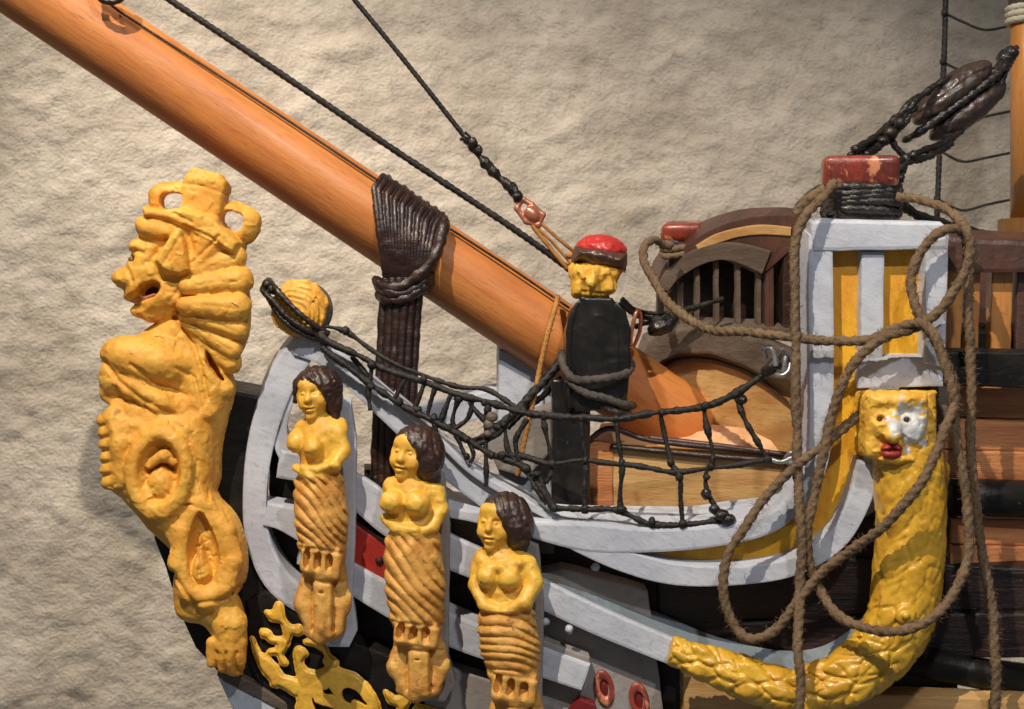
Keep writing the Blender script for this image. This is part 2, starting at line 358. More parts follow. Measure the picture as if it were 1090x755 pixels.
def rope(name, px, r, m, parent=None, Y=0, strands=3, twist=None, amp=.17, wig=0., fz=0, fl=.09, base=None, label=None, wob=.1, pts=None, seg=12):
    w = pts or cordpts(px, Y, max(.018, r*.33), wig); twist = twist if twist is not None else 1/(r*7.)
    V, F = sweep(w, r, seg, strands, twist, amp, wob)
    if fz:
        L = sum((b-a).length for a, b in zip(w, w[1:])); fuzz(w, r, int(L*fz), fl, V, F, hash(name+str(len(w))) % 999)
    return mk(name, V, F, m, parent, base, True, label)
def blobs(name, cs, m, parent=None, seed=0):
    """knots: small lumpy balls in one part"""
    r = random.Random(seed)
    for (c, rad) in cs:
        V, F = [], []
        bm = bmesh.new(); bmesh.ops.create_icosphere(bm, subdivisions=2, radius=1)
        st = (r.uniform(.8, 1.25), r.uniform(.8, 1.2), r.uniform(.8, 1.3)); i = len(V)
        for v in bm.verts:
            k = 1+.3*mnoise.noise(v.co*1.7+c*5); V.append(c+Vector((v.co.x*st[0], v.co.y*st[1], v.co.z*st[2]))*rad*k)
        F += [[v.index+i for v in f.verts] for f in bm.faces]; bm.free()
        mk(name, V, F, m, parent)
def box3(name, c, u, v, w, m, parent=None, bev=.02, label=None, base=None, taper=1.):
    """box with centre c and half-axis vectors u, v, w (w = up)"""
    bm = bmesh.new(); vs = []
    for a in (-1, 1):
        for b in (-1, 1):
            for e in (-1, 1):
                t = taper if e > 0 else 1; vs.append(bm.verts.new(c+u*a*t+v*b*t+w*e))
    for f in ((0, 1, 3, 2), (4, 6, 7, 5), (0, 4, 5, 1), (2, 3, 7, 6), (0, 2, 6, 4), (1, 5, 7, 3)): bm.faces.new([vs[i] for i in f])
    if bev: bmesh.ops.bevel(bm, geom=list(bm.edges), offset=bev, segments=3, profile=.6, affect='EDGES')
    bmesh.ops.recalc_face_normals(bm, faces=bm.faces)
    V = [x.co.copy() for x in bm.verts]; bm.verts.index_update(); F = [[x.index for x in f.verts] for f in bm.faces]; bm.free()
    return mk(name, V, F, m, parent, base, True, label)

# ================================================================ background wall
def build_wall():
    Y = 6.0; nx, nz = 560, 400; xs = np.linspace(-15, 15, nx); zs = np.linspace(-10, 10, nz)
    V = []
    for z in zs:
        for x in xs:
            p = Vector((x, 0, z))
            h = mnoise.noise(p*.5)*.05+mnoise.fractal(Vector((x*3.0+z*.6, 3.1, z*3.6)), .5, 2.1, 7)*.031+abs(mnoise.noise(Vector((x*4.1-z, 9, z*5.2))))*.03-max(0, mnoise.noise(Vector((x*1.3-z*.8, 5, z*2.2)))-.25)*.12
            V.append((x, Y+h, z))
    i = np.arange((nz-1)*(nx-1)); r, c = i//(nx-1), i % (nx-1); a = r*nx+c
    F = np.stack([a, a+1, a+nx+1, a+nx], 1)
    m = mat('rough_plaster', (.59, .52, .43), (.43, .37, .30), rough=.9, vs=.9, bs=17, bump=1.0, bd=.05, spec=.2, stretch=(1, 1, 1.2), fleck=(.33, .28, .21), fleck_amt=-.02, fleck_s=3.5)
    o = mk('wall', V, F, m, base=(0, Y, -10)); o['kind'] = 'structure'
build_wall()

# ================================================================ carved lion on the stem
def build_lion():
    Y0 = -.1
    root = thing('lion_figurehead', P(225, 718, Y0), 'large crowned lion figurehead carved in ochre painted wood, rearing at the bow tip', 'figurehead')
    s = Sdf(96, 172, -58, 292, 728, 46, 1.5)
    # trunk: neck and breast, belly, haunch, leg, paw
    s.poly([(196, 330), (214, 352), (238, 378), (250, 410), (244, 440), (236, 475), (232, 520), (204, 545), (176, 560), (150, 548), (124, 522), (112, 500), (113, 460), (122, 432), (116, 400), (118, 376), (142, 360), (168, 342)], 4, 34, 26, 5)
    s.poly([(120, 440), (170, 428), (222, 436), (231, 480), (232, 522), (252, 546), (262, 572), (265, 605), (254, 632), (222, 640), (196, 622), (186, 588), (160, 562), (134, 532), (118, 512)], -6, 34, 26, 6)
    s.poly([(192, 604), (240, 618), (258, 640), (264, 672), (263, 700), (258, 717), (242, 715), (226, 700), (228, 678), (218, 664), (200, 660), (188, 646)], -8, 26, 18, 5)
    # shoulder dome and the folded fore leg under it
    s.ell((160, 383, -24), (48, 25, 26), 12, 7)
    s.ell((128, 400, -14), (18, 26, 24), 10, 6)
    s.tube([(122, 396, -24), (148, 412, -32), (178, 428, -32), (204, 440, -22)], [9, 11, 11, 8], 5)
    s.tube([(118, 420, -16), (146, 436, -26), (180, 446, -28), (208, 456, -20)], [8, 9, 9, 7], 4)
    s.groove([(120, 384), (134, 404), (160, 424), (192, 440)], 2.6, 3.2)
    s.groove([(150, 388), (176, 408), (204, 420)], 2.4, 2.6)
    # clenched paw on the left edge
    for i in range(6): s.ell((121+i*.8, 446+i*13, -20), (13, 9, 16), -14, 5)
    for i in range(5): s.groove([(104, 453+i*13), (126+i, 450+i*13)], 2.0, 1.5)
    s.tube([(128, 440, -30), (136, 470, -34), (136, 505, -30)], [9, 10, 8], 6)
    # first ring ornament with its hollow
    s.torus((178, 500, -42), 29, 8, .95, 1.35, 4, 5)
    s.ell((179, 500, -58), (23, 35, 32), 4, 3, 'sub')
    s.ell((179, 512, -30), (16, 20, 16), 8, 4)
    s.tube([(168, 492, -38), (182, 482, -40), (192, 490, -38)], [5, 6, 4], 3); s.groove([(166, 500), (180, 492), (192, 500)], 2, 2.4)
    # second, drop shaped ornament
    s.tube([(216, 536, -32), (201, 562, -35), (197, 594, -36), (207, 624, -36), (227, 634, -36), (246, 622, -34), (254, 594, -32), (245, 562, -30), (224, 534, -30), (212, 522, -30)], [8, 9, 10, 10, 10, 10, 9, 9, 8, 7], 6)
    s.poly([(219, 540), (236, 566), (241, 594), (232, 616), (219, 619), (209, 606), (207, 574)], -50, 24, 8, 4, 'sub')
    s.poly([(219, 566), (226, 590), (232, 606), (224, 618), (212, 616), (208, 602), (214, 588)], -26, 16, 9, 4)
    s.groove([(218, 578), (220, 612)], 1.6, 2.)
    # heel and toes
    s.tube([(240, 628, -20), (250, 660, -24), (250, 690, -24)], [12, 15, 14], 7)
    for i, (x, y) in enumerate([(230, 700), (240, 706), (250, 708), (259, 700)]): s.cap((x+1, y-20, -26), (x, y, -24), 7, 6.5, 3)
    for x in (235, 245, 255): s.groove([(x+2, 688), (x, 714)], 1.6, 2.6)
    s.groove([(192, 604), (214, 636), (246, 632), (258, 622)], 2.5, 2.8)
    s.groove([(233, 438), (232, 520)], 2, 1.6)
    # short knife strokes
    kr = random.Random(11)
    for k in range(16):
        x0, y0 = kr.uniform(206, 226), kr.uniform(440, 520); s.groove([(x0, y0), (x0+kr.uniform(-2, 4), y0+kr.uniform(8, 14))], 1.1, 1.1)
    for k in range(12):
        x0, y0 = kr.uniform(138, 176), kr.uniform(536, 556)-kr.uniform(0, 10); s.groove([(x0, y0), (x0+kr.uniform(4, 9), y0+kr.uniform(3, 8))], 1.1, .9)
    for k in range(9): s.groove([(209+kr.uniform(0, 28), 566+k*6), (213+kr.uniform(0, 20), 572+k*6)], 1.1, 1.2)
    for k in range(10):
        x0 = kr.uniform(172, 190); s.groove([(x0, 496+k*3.4), (x0+kr.uniform(-5, 5), 500+k*3.4)], 1.2, 1.2)
    # head
    s.poly([(152, 236), (150, 250), (143, 258), (140, 272), (134, 283), (124, 296), (126, 305), (133, 310), (134, 320), (150, 326), (146, 334), (156, 341), (174, 342), (192, 334), (214, 322), (240, 300), (254, 272), (252, 246), (226, 226), (190, 222), (164, 226)], 0, 36, 24, 4)
    s.ell((171, 246, -20), (22, 15, 24), 14, 3)            # forelock
    s.ell((160, 241, -26), (9, 8, 10), 0, 3); s.ell((183, 250, -34), (9, 8, 8), 0, 3)
    s.ell((151, 264, -14), (11, 9, 18), 10, 3)
    s.ell((165, 290, -18), (20, 15, 19), -25, 5); s.tube([(196, 296, -28), (190, 318, -26), (184, 330, -20)], [6, 8, 6], 5)           # cheek
    s.ell((134, 296, -10), (12, 10, 15), -30, 5)             # muzzle
    s.ell((126, 296, -8), (6, 5, 8), 0, 3); s.groove([(140, 262), (134, 282), (144, 290), (148, 302)], 2.4, 2.2)
    s.tube([(146, 312, -20), (158, 300, -28), (170, 295, -28), (180, 302, -26), (179, 314, -24)], [4, 4.5, 4.5, 4.5, 4], 4)
    s.ell((164, 311, -36), (15, 9, 27), -28, 2.5, 'sub')    # open mouth
    s.ell((151, 320, -28), (7, 3.5, 14), -20, 2, 'sub')
    s.tube([(148, 331, -10), (164, 334, -16), (184, 330, -16), (196, 316, -16)], [7, 9, 9, 8], 5)
    s.tube([(150, 322, -18), (162, 319, -22), (176, 316, -22)], [2.6, 3, 3], 2)
    s.ell((144, 277, -24), (7, 4.5, 8), -10, 2, 'sub')      # eye hollow
    s.ell((145, 278, -17), (5, 3.6, 5), 0, 2)
    s.groove([(136, 272), (150, 268), (160, 272)], 1.8, 2.0)
    s.groove([(128, 303), (138, 306)], 1.6, 2)
    # ear: a sharp leaf, and a second facet behind it
    s.poly([(199, 246), (188, 256), (173, 280), (186, 294), (202, 296), (211, 290), (208, 270), (203, 250)], -36, 14, 5, 2, smooth=False); s.groove([(204, 246), (212, 268), (216, 292)], 3, 3.5); s.groove([(184, 256), (168, 280), (180, 298), (206, 302)], 3, 3)
    s.groove([(202, 254), (184, 284)], 1.5, 1.2)
    s.groove([(212, 292), (202, 302), (188, 322)], 2.2, 2)
    s.tube([(226, 262, -28), (214, 284, -30)], [12, 10], 4)
    # rim of the crown
    s.poly([(156, 220), (178, 224), (200, 222), (236, 232), (262, 260), (258, 278), (226, 262), (206, 250), (186, 240), (158, 238)], -4, 38, 7, 3, smooth=False)
    s.groove([(204, 243), (232, 256), (256, 276)], 1.6, 2.6); s.groove([(212, 282), (226, 268), (240, 254)], 1.6, 2.4); s.groove([(192, 230), (212, 240)], 1.6, 2)
    # crown: centre knob and two pierced loops
    s.box((219, 212, -4), (23, 24, 22), 10, 9, 3)
    s.box((221, 192, -4), (18, 9, 17), 14, 6, 2)
    s.groove([(199, 198), (218, 200), (242, 208)], 1.5, 1.4)
    s.box((183, 212, -8), (24, 17.5, 14), -7, 16, 3)
    s.box((255, 238, -6), (25, 21, 14), 28, 18, 3)
    s.box((186, 215, -8), (12, 9, 40), -4, 8, 1.5, 'sub'); s.box((250, 236, -6), (13, 10, 40), 28, 9, 1.5, 'sub')
    # mane: fan of petal locks
    locks = [((214, 290, -30), (254, 276, -22), 10, 13), ((206, 306, -36), (258, 300, -25), 9, 16), ((204, 326, -39), (256, 328, -29), 9, 17),
             ((202, 336, -32), (258, 352, -26), 6, 11), ((200, 344, -26), (252, 372, -23), 6, 10), ((204, 352, -18), (248, 386, -14), 8, 12), ((214, 372, -16), (240, 414, -14), 9, 11), ((206, 404, -22), (224, 440, -20), 9, 11)]
    for a, b, ra, rb in locks: s.cap(a, b, ra, rb, 2)
    for a, b, ra, rb in locks[:6]:
        m = (a[0]*.35+b[0]*.65, a[1]*.35+b[1]*.65); s.groove([(a[0]+10, a[1]), m, (b[0], b[1]+2)], 1.3, .8)
    s.poly([(196, 322), (232, 300), (262, 300), (266, 350), (252, 384), (236, 400), (214, 372)], 4, 24, 16, 4)
    s.poly([(224, 374), (232, 386), (241, 403), (238, 405), (228, 394), (223, 382)], -20, 24, 0, 2, 'sub')
    s.groove([(190, 338), (204, 356), (214, 376), (222, 404), (226, 424)], 2.4, 3)
    s.groove([(196, 392), (212, 402), (220, 436)], 2, 2.2)
    s.lumpy(.3, 20, 3); s.chisel(1.1, 13, 3); s.chisel(.35, 6, 4)
    sculpt('lion_body', s, Y0, M['lion'], root)
    t = Sdf(140, 300, -20, 190, 330, 20, 1.2); t.ell((163, 312, -2), (18, 11, 12), -24, 2)
    sculpt('open_mouth', t, Y0, M['eyehole'], root)
    t = Sdf(140, 306, -44, 180, 332, 0, 1.); t.tube([(151, 321.5, -20), (160, 318.5, -24), (170, 314.5, -26)], [1.8, 2.2, 1.5], 1)
    sculpt('lip', t, Y0, mat('faded_rose_paint', (.42, .14, .09), rough=.45), root)
    e = Sdf(134, 268, -34, 158, 288, 0, 1.); e.ell((144.5, 277.5, -18), (4.2, 3.2, 5), 0, 1)
    sculpt('eye', e, Y0, mat('grey_eye_paint', (.16, .13, .10), rough=.3), root)
build_lion()

# ================================================================ three carved women
YMAP = {1: [0, 54, 62, 86, 113, 188, 290], 2: [0, 58, 64, 84, 113, 206, 290], 3: [0, 60, 68, 92, 122, 188, 290]}
TURN = {1: (2, -6, 14), 2: (9, 9, 4), 3: (7, 5, 9)}
def turned(V, cx, top, yaw, tilt, tyaw):
    V = V.copy(); y = V[:, 1]-top; w = np.clip((74-y)/16, 0, 1); w = w*w*(3-2*w); wt = np.clip((134-y)/26, 0, 1); wt = wt*wt*(3-2*wt)
    a = np.radians(yaw*w+tyaw*wt*(1-w)); x = V[:, 0]-cx; d = V[:, 2]+2
    V[:, 0] = cx+x*np.cos(a)+d*np.sin(a); V[:, 2] = -x*np.sin(a)+d*np.cos(a)-2
    t = math.radians(tilt)*w; x = V[:, 0]-cx; yy = y-64
    V[:, 0] = cx+x*np.cos(t)-yy*np.sin(t); V[:, 1] = top+64+x*np.sin(t)+yy*np.cos(t); return V
def build_woman(cx, top, lean, Y0, label, seed, turn=-8, hx=0, wf=1., arms=0, cape=None):
    rs = random.Random(seed)
    root = thing('carved_woman', P(cx+4, top+290, Y0), label, 'figurine', 'carved women standing along the head rails')
    X = lambda x, y: cx+x+lean*(y/290)
    Yy = lambda y: top+(y-10*math.sin(math.pi*(y-60)/100) if 60 < y < 160 else y)
    def T(p): return (X(p[0], p[1]), Yy(p[1]), p[2])
    def TT(l): return [T(p) for p in l]
    s = Sdf(cx-58, top-8, -52, cx+64, top+298, 34, 1.35)
    # head
    hx0 = hx
    s.ell(T((hx0+turn*.6, 34, -6)), (21, 25, 21), 0, 3)
    s.ell(T((hx0+turn*.8, 50, -10)), (12, 12, 13), 0, 5)
    s.ell(T((hx0+turn-9, 42, -18)), (7, 8, 7), 0, 5); s.ell(T((hx0+turn+10, 42, -19)), (7, 8, 7), 0, 5)
    s.ell(T((hx0+turn, 20, -18)), (14, 9, 8), 0, 5)
    s.cap(T((hx0+turn-1, 28, -23)), T((hx0+turn-3, 39, -27)), 2.3, 3.8, 3)
    s.ell(T((hx0+turn-9, 30, -27)), (5, 3.4, 5), 0, 2, 'sub'); s.ell(T((hx0+turn+6, 31, -28)), (5, 3.4, 5), 0, 2, 'sub')
    s.ell(T((hx0+turn-8, 30.5, -22)), (3.3, 2.2, 3.5), 0, 1); s.ell(T((hx0+turn+6, 31.5, -23)), (3.3, 2.2, 3.5), 0, 1)
    s.ell(T((hx0+turn-3, 47, -24)), (6, 2.2, 4), 4, 2); s.ell(T((hx0+turn-3, 51, -23)), (5, 2.4, 4), 4, 2)
    s.groove([T((hx0+turn-8, 49, 0))[:2], T((hx0+turn+3, 49, 0))[:2]], 1.1, 1.6)
    s.ell(T((hx0+turn-2, 58, -18)), (6, 5, 6), 0, 4)
    s.cap(T((hx0*.7, 54, 0)), T((2, 76, 0)), 12, 14, 5)
    # torso
    s.tube(TT([(-18, 78, -2), (4, 74, -3), (26, 80, -2)]), [12, 14, 12], 6)
    s.ell(T((1, 96, -3)), (28, 30, 20), 0, 7); s.ell(T((3, 122, -3)), (24, 20, 18), 0, 7)
    bl, br = {1: [(-23, 94, -13), (2, 99, -23)], 2: [(-17, 97, -19), (10, 98, -22)], 3: [(-13, 96, -18), (11, 97, -20)]}[seed]
    bs_ = 14.5 if seed == 2 else 12.5; s.ell(T(bl), (bs_, bs_, bs_), 15, 2.5); s.ell(T(br), (bs_, bs_, bs_), -15, 2.5)
    # arms folded below the breast
    if arms == 0:
        s.tube(TT([(27, 82, -4), (34, 104, -6), (26, 122, -18), (4, 128, -24), (-10, 126, -24)]), [10, 9, 8, 7, 6], 3)
        s.tube(TT([(-22, 126, -18), (-6, 133, -25), (8, 134, -24)]), [6, 7, 6], 3)
    elif arms == 1:
        s.tube(TT([(29, 84, -4), (33, 108, -6), (24, 128, -16), (8, 134, -22)]), [9.5, 8.5, 7.5, 6], 3)
        s.tube(TT([(-26, 118, -10), (-14, 128, -20), (6, 130, -25)]), [7, 7, 6], 3)
    else:
        s.tube(TT([(29, 82, -4), (36, 104, -8), (24, 126, -20), (2, 134, -25)]), [11, 10, 9, 7], 3)
        s.tube(TT([(-24, 84, -4), (-29, 108, -8), (-20, 128, -18), (0, 136, -23)]), [9, 8, 7, 6], 3)
        s.tube(TT([(-22, 76, -10), (-8, 86, -20), (4, 84, -24), (22, 78, -14)]), [5, 4.5, 4.5, 6], 3)
    # wound skirt
    s.tube(TT([(0, 138, 0), (1, 152, 0), (3, 178, 0), (4, 204, 0), (6, 218, 0)]), [25, 30.5, 31.5, 28, 24], 6)
    s.tube(TT([(-22, 140, -6), (0, 146, -22), (24, 138, -10)]), [7, 8, 8], 4)
    tw = 1.0 if seed != 3 else .35
    sl = {1: .85, 2: .78, 3: .18}[seed]
    def folds(x, y, z):
        yy = y-top; ax = cx+lean*(yy/290); u = x-ax
        ph = (yy-sl*u*1.25-(.006 if seed != 3 else .011)*u*u)/(14. if seed != 3 else 12.)+.22*np.sin(yy*.09+seed)+.14*np.sin(u*.10+seed*2)
        m = np.clip((yy-124)/9, 0, 1)*np.clip((218-yy)/8, 0, 1)*np.clip((z+12+0*x)/-2+3.5, .25, 1)
        return (2.4-4.4*np.abs(np.sin(math.pi*ph))**.55)*m*(.85+.3*np.sin(u*.12+yy*.05+seed))
    s.fn((cx-60, top+118, -60), (cx+66, top+224, 40), folds)
    # pierced band
    b0 = 206; s.box(T((4, b0+14, -2)), (24.5, 14, 25), 8, 6, 3)
    for i, bx in enumerate((-15, -1.5, 12)):
        s.box(T((bx+2, b0+14+bx*.16, -30)), (4.4, 8, 14), 6, 4.2, 1.5, 'sub')
    s.groove([T((-22, b0+2, 0))[:2], T((4, b0+3, 0))[:2], T((28, b0+7, 0))[:2]], 1.6, 2)
    # pedestal with side leaves
    s.box(T((5, 256, 4)), (25, 30, 16), 0, 6, 4); s.box(T((6, 256, -3)), (13, 32, 20), 0, 6, 4); s.tube(TT([(4, 238, -16), (4, 276, -18)]), [9, 8], 3)
    s.tube(TT([(-18, 238, -4), (-22, 258, -6), (-12, 276, -8)]), [6, 9, 7], 4)
    s.tube(TT([(28, 238, -2), (30, 258, -4), (22, 276, -6)]), [6, 8, 7], 4)
    s.tube(TT([(32, 262, -6), (37, 252, -6)]), [5, 2], 2); s.tube(TT([(-16, 282, -6), (0, 287, -14), (22, 283, -8)]), [5, 7, 5], 3)
    s.groove([T((-9, 240, 0))[:2], T((-8, 280, 0))[:2]], 2, 2.2); s.groove([T((18, 240, 0))[:2], T((17, 280, 0))[:2]], 2, 2.2)
    s.groove([T((-20, 236, 0))[:2], T((6, 238, 0))[:2], T((30, 240, 0))[:2]], 1.8, 2.4)
    s.ell(T((4, 247, -26)), (4, 2, 5), 0, 1, 'sub')
    s.lumpy(.35, 18, seed+4); s.chisel(.55, 9, seed)
    V, Q = s.mesh(); V0 = V; V = turned(V, cx, top, *TURN[seed]); V[:, 1] = np.where(V[:, 1] > top, top+np.interp(V[:, 1]-top, [0, 60, 68, 90, 124, 206, 290, 400], YMAP[seed]+[400]), V[:, 1]); V[:, 0] = cx+lean*.5+(V[:, 0]-cx-lean*.5)*wf; W3 = world_of(V, Y0); qy = V0[Q].mean(1); yy = qy[:, 1]+(qy[:, 0]-cx)*.08
    for nm, a, b_, mm in (('figure_body', -1e4, Yy(134), 'yellow'), ('skirt', Yy(134), Yy(205), 'skirt'), ('pedestal', Yy(205), 1e4, 'skirt')):
        sel = Q[(yy >= a) & (yy < b_)]; u_, inv = np.unique(sel, return_inverse=True)
        mk(nm, W3[u_], inv.reshape(-1, 4), M[mm], root)
    # hair, a cap with a lock falling on the right
    h = Sdf(cx-44, top-14, -42, cx+52, top+90, 34, 1.35)
    h.ell(T((hx0+4, 25, -2)), (27.5, 26, 27), 0, 3)
    if seed == 2:
        h.ell(T((hx0+18, 36, -4)), (16, 24, 20), 10, 4); h.ell(T((hx0+20, 58, 2)), (12, 16, 12), 0, 4)
    elif seed == 1:
        h.ell(T((hx0+18, 36, -2)), (12, 22, 18), 0, 4); h.tube(TT([(hx0+20, 44, -6), (hx0+18, 62, -4)]), [10, 7], 4); h.tube(TT([(hx0-18, 18, -6), (hx0-24, 40, -4)]), [6, 3], 3)
    else:
        h.ell(T((hx0+18, 32, -4)), (18, 25, 22), -10, 4); h.tube(TT([(hx0+16, 34, -20), (hx0+16, 52, -14)]), [8, 5], 4)
    fr = {1: (20, 27), 2: (17, 27), 3: (17, 25)}[seed]
    h.ell(T((hx0+turn-3, 44, -30)), (fr[0], fr[1], 24), 0, 2.5, 'sub')
    for i in range(5):
        x0 = hx0-16+i*9; h.groove([T((x0+6, 0, 0))[:2], T((x0+10, 12, 0))[:2], T((x0+12+i*2, 34, 0))[:2]], 1.4, 1.2)
    h.lumpy(.5, 9, seed); h.chisel(.6, 6, seed)
    V, Q = h.mesh(); V = turned(V, cx, top, *TURN[seed]); V[:, 1] = np.where(V[:, 1] > top, top+np.interp(V[:, 1]-top, [0, 60, 68, 90, 124, 206, 290, 400], YMAP[seed]+[400]), V[:, 1]); V[:, 0] = cx+lean*.5+(V[:, 0]-cx-lean*.5)*(wf+1)/2; mk('hair', world_of(V, Y0), Q, M['hair'], root)
    if cape:
        sculpt_cape = Sdf(cx-48, top+56, -20, cx+62, top+96, 30, 1.5)
        sculpt_cape.tube(TT([(-26, 80, 4), (-8, 66, -8), (12, 66, -10), (32, 76, 2)]), [5, 8, 8, 6], 3)
        sculpt('collar', sculpt_cape, Y0, M['umber'], root)
    return root
build_woman(337, 390, 5, side(340)-.42, 'small yellow carved woman beside the lion, topmost of three, smiling with brown bobbed hair', 1, -4, 2, wf=.87)
build_woman(434, 451, 9, side(440)-.42, 'small yellow carved woman in the middle of the three, dark hair covering her right side', 2, -6, 1, wf=.97, arms=1)
build_woman(527, 523, 22, side(536)-.42, 'small yellow carved woman, lowest and rightmost of three, under domed brown hair', 3, -9, 2, wf=.97, arms=2)

# ================================================================ bowsprit and its lashing
def spar_axis(px): return (px, 145+(px-268)*.668, .95-(745-px)*.0011)
def build_bowsprit():
    pts = []
    A = P(*spar_axis(-70)); B = P(*spar_axis(745)); n = 160; V, F = [], []; T = (B-A).normalized(); N = Vector((0, -1, 0)); N = (N-T*N.dot(T)).normalized(); Bn = T.cross(N)
    seg = 64
    for i in range(n+1):
        t = i/n; c = A.lerp(B, t); r = .395+.03*t
        if t > .955: r *= math.sqrt(max(1-((t-.955)/.046)**2*.45, .05))
        for k in range(seg):
            a = 2*math.pi*k/seg; rr = r*(1+.006*mnoise.noise(Vector((t*5, math.cos(a)*2, math.sin(a)*2))))
            V.append(c+N*math.cos(a)*rr+Bn*math.sin(a)*rr)
    for i in range(n):
        for k in range(seg): F.append((i*seg+k, i*seg+(k+1) % seg, (i+1)*seg+(k+1) % seg, (i+1)*seg+k))
    F.append(tuple(range(seg))[::-1]); F.append(tuple(n*seg+k for k in range(seg)))
    o = mk('bowsprit', V, F, M['spar'], base=B)
    tagit(o, 'thick orange varnished spar slanting up to the left from the ship bow', 'spar')
build_bowsprit()
def build_gammoning():
    root = thing('gammoning_lashing', P(415, 640, .55), 'dark brown rope lashing wound over the orange spar, with its long straight tail below', 'lashing')
    A = P(*spar_axis(-70)); B = P(*spar_axis(745)); T = (B-A).normalized(); N = Vector((0, -1, 0)); N = (N-T*N.dot(T)).normalized(); Bn = T.cross(N)
    if Bn.z < 0: Bn = -Bn
    n = 17
    for i in range(n):
        u = i/(n-1); px = 405+u*66; c0 = Vector(P(*spar_axis(px-20)))
        r = .432+.016*(i % 2); pts = []
        bot = P(412+u*42, 300+u*3, .28)
        for k in range(26):
            a = math.pi*(1.12-k/25*.92)        # from behind over the top to the near side
            c = c0+N*(math.cos(a)*r)+Bn*(math.sin(a)*r)
            pts.append(c)
        e = pts[-1]; q = [e, e.lerp(bot, .35)+Vector((0, -.12, 0)), e.lerp(bot, .72)+Vector((0, -.12, 0)), bot+Vector((0, -.04, 0))]
        pts = pts[:-1]+[Vector(v) for v in spline2([tuple(v) for v in q], 6)]
        pts = resample(pts, .03); V, F = sweep(pts, .036, 10, 3, 4.0, .14, .35); mk('rope_turn', V, F, M['brown'], root)
        # back half under the spar
    for i in range(6):
        u = i/5; x0 = 411+u*36; pts = [(x0, 296, .24-.05*math.sin(u*3.1)), (x0-3, 330, .24-.08*math.sin(u*3.1)), (x0-7, 400, .26-.08*math.sin(u*3.1)), (x0-11, 480, .26-.08*math.sin(u*3.1)), (x0-15, 640, .3)]
        rope('rope_fall', pts, .052, M['brown'], root, strands=2, twist=.5, amp=.04, wob=.22)
    plate('lashing_core', [(411, 300), (450, 300), (440, 400), (436, 480), (430, 640), (396, 640), (399, 480), (404, 400)], .27, .3, M['brown'], root, bev=.05, back=(0, 1, 0))
    rope('seizing', [(400, 298, .3), (408, 305, .14), (425, 306, .06), (442, 296, .04), (456, 283, .02), (466, 266, .04), (471, 248, .12), (474, 236, .26)], .058, M['brown'], root, wob=.35, amp=.1)
    rope('seizing', [(404, 314, .3), (412, 319, .12), (430, 318, .08), (446, 309, .1), (456, 301, .2), (458, 300, .34)], .055, M['brown'], root, wob=.35, amp=.1)
    rope('seizing', [(403, 306, .34), (412, 311, .1), (430, 312, .07), (452, 300, .1), (459, 292, .3)], .05, M['brown'], root, wob=.35, amp=.1)
    blobs('knot', [(P(451, 306, .1), .065), (P(404, 302, .2), .06), (P(443, 313, .1), .05)], M['brown'], root, 3)
build_gammoning()

# ================================================================ stays above the spar
r = rope('stay_rope', [(150, -20, .15), (250, 46, .25), (420, 160, .42), (550, 246, .5), (618, 296, .55)], .034, M['tar'], strands=3, amp=.22)
tagit(r, 'long black twisted stay rope running just above the slanting spar down to the red-capped post', 'rope')
t = thing('spliced_stay', P(556, 218, .5), 'black stay rope with thick spliced end, above and right of the longer stay', 'rope')
rope('stay_line', [(364, -16, .3), (430, 64, .4), (498, 150, .46)], .026, M['tar'], t, strands=3, amp=.2)
rope('splice', [(493, 142, .46), (500, 152, .46), (512, 168, .46), (528, 186, .48), (545, 201, .5), (553, 214, .5)], .047, M['tarwet'], t, amp=.25, wob=.7)
blobs('knot', [(P(503, 152, .42), .055), (P(497, 148, .42), .045), (P(510, 160, .44), .05), (P(551, 209, .48), .06), (P(515, 172, .44), .045)], M['tarwet'], t, 5)
rope('loose_end', [(500, 150, .42), (494, 147, .4), (490, 149, .38)], .018, M['tar'], t)
t = thing('copper_thimble', P(565, 240, .5), 'small copper coloured thimble and doubled cord joining the spliced stay to the post', 'rigging thimble')
hb = Sdf(540, 200, -14, 590, 250, 14, 1.)
hb.tube([(556, 212, 0), (550, 222, 0), (560, 236, 0), (573, 240, 0), (578, 229, 0), (566, 218, 0), (556, 212, 0)], 3, 2); hb.ell((566, 228, -2), (10, 7, 6), 45, 2); hb.ell((558, 221, -4), (3, 2.5, 9), 45, 1, 'sub')
sculpt('thimble', hb, .5, M['copper'], t)
rope('cord', [(574, 236, .5), (594, 254, .52), (616, 272, .6)], .019, M['orangecord'], t)
rope('cord', [(566, 240, .48), (584, 262, .48), (604, 286, .5)], .024, M['orangecord'], t)
rope('cord', [(570, 241, .5), (588, 258, .52), (609, 282, .6)], .016, M['orangecord'], t)
blobs('knot', [(P(607, 272, .46), .05), (P(608, 280, .46), .05)], M['orangecord'], t, 2)
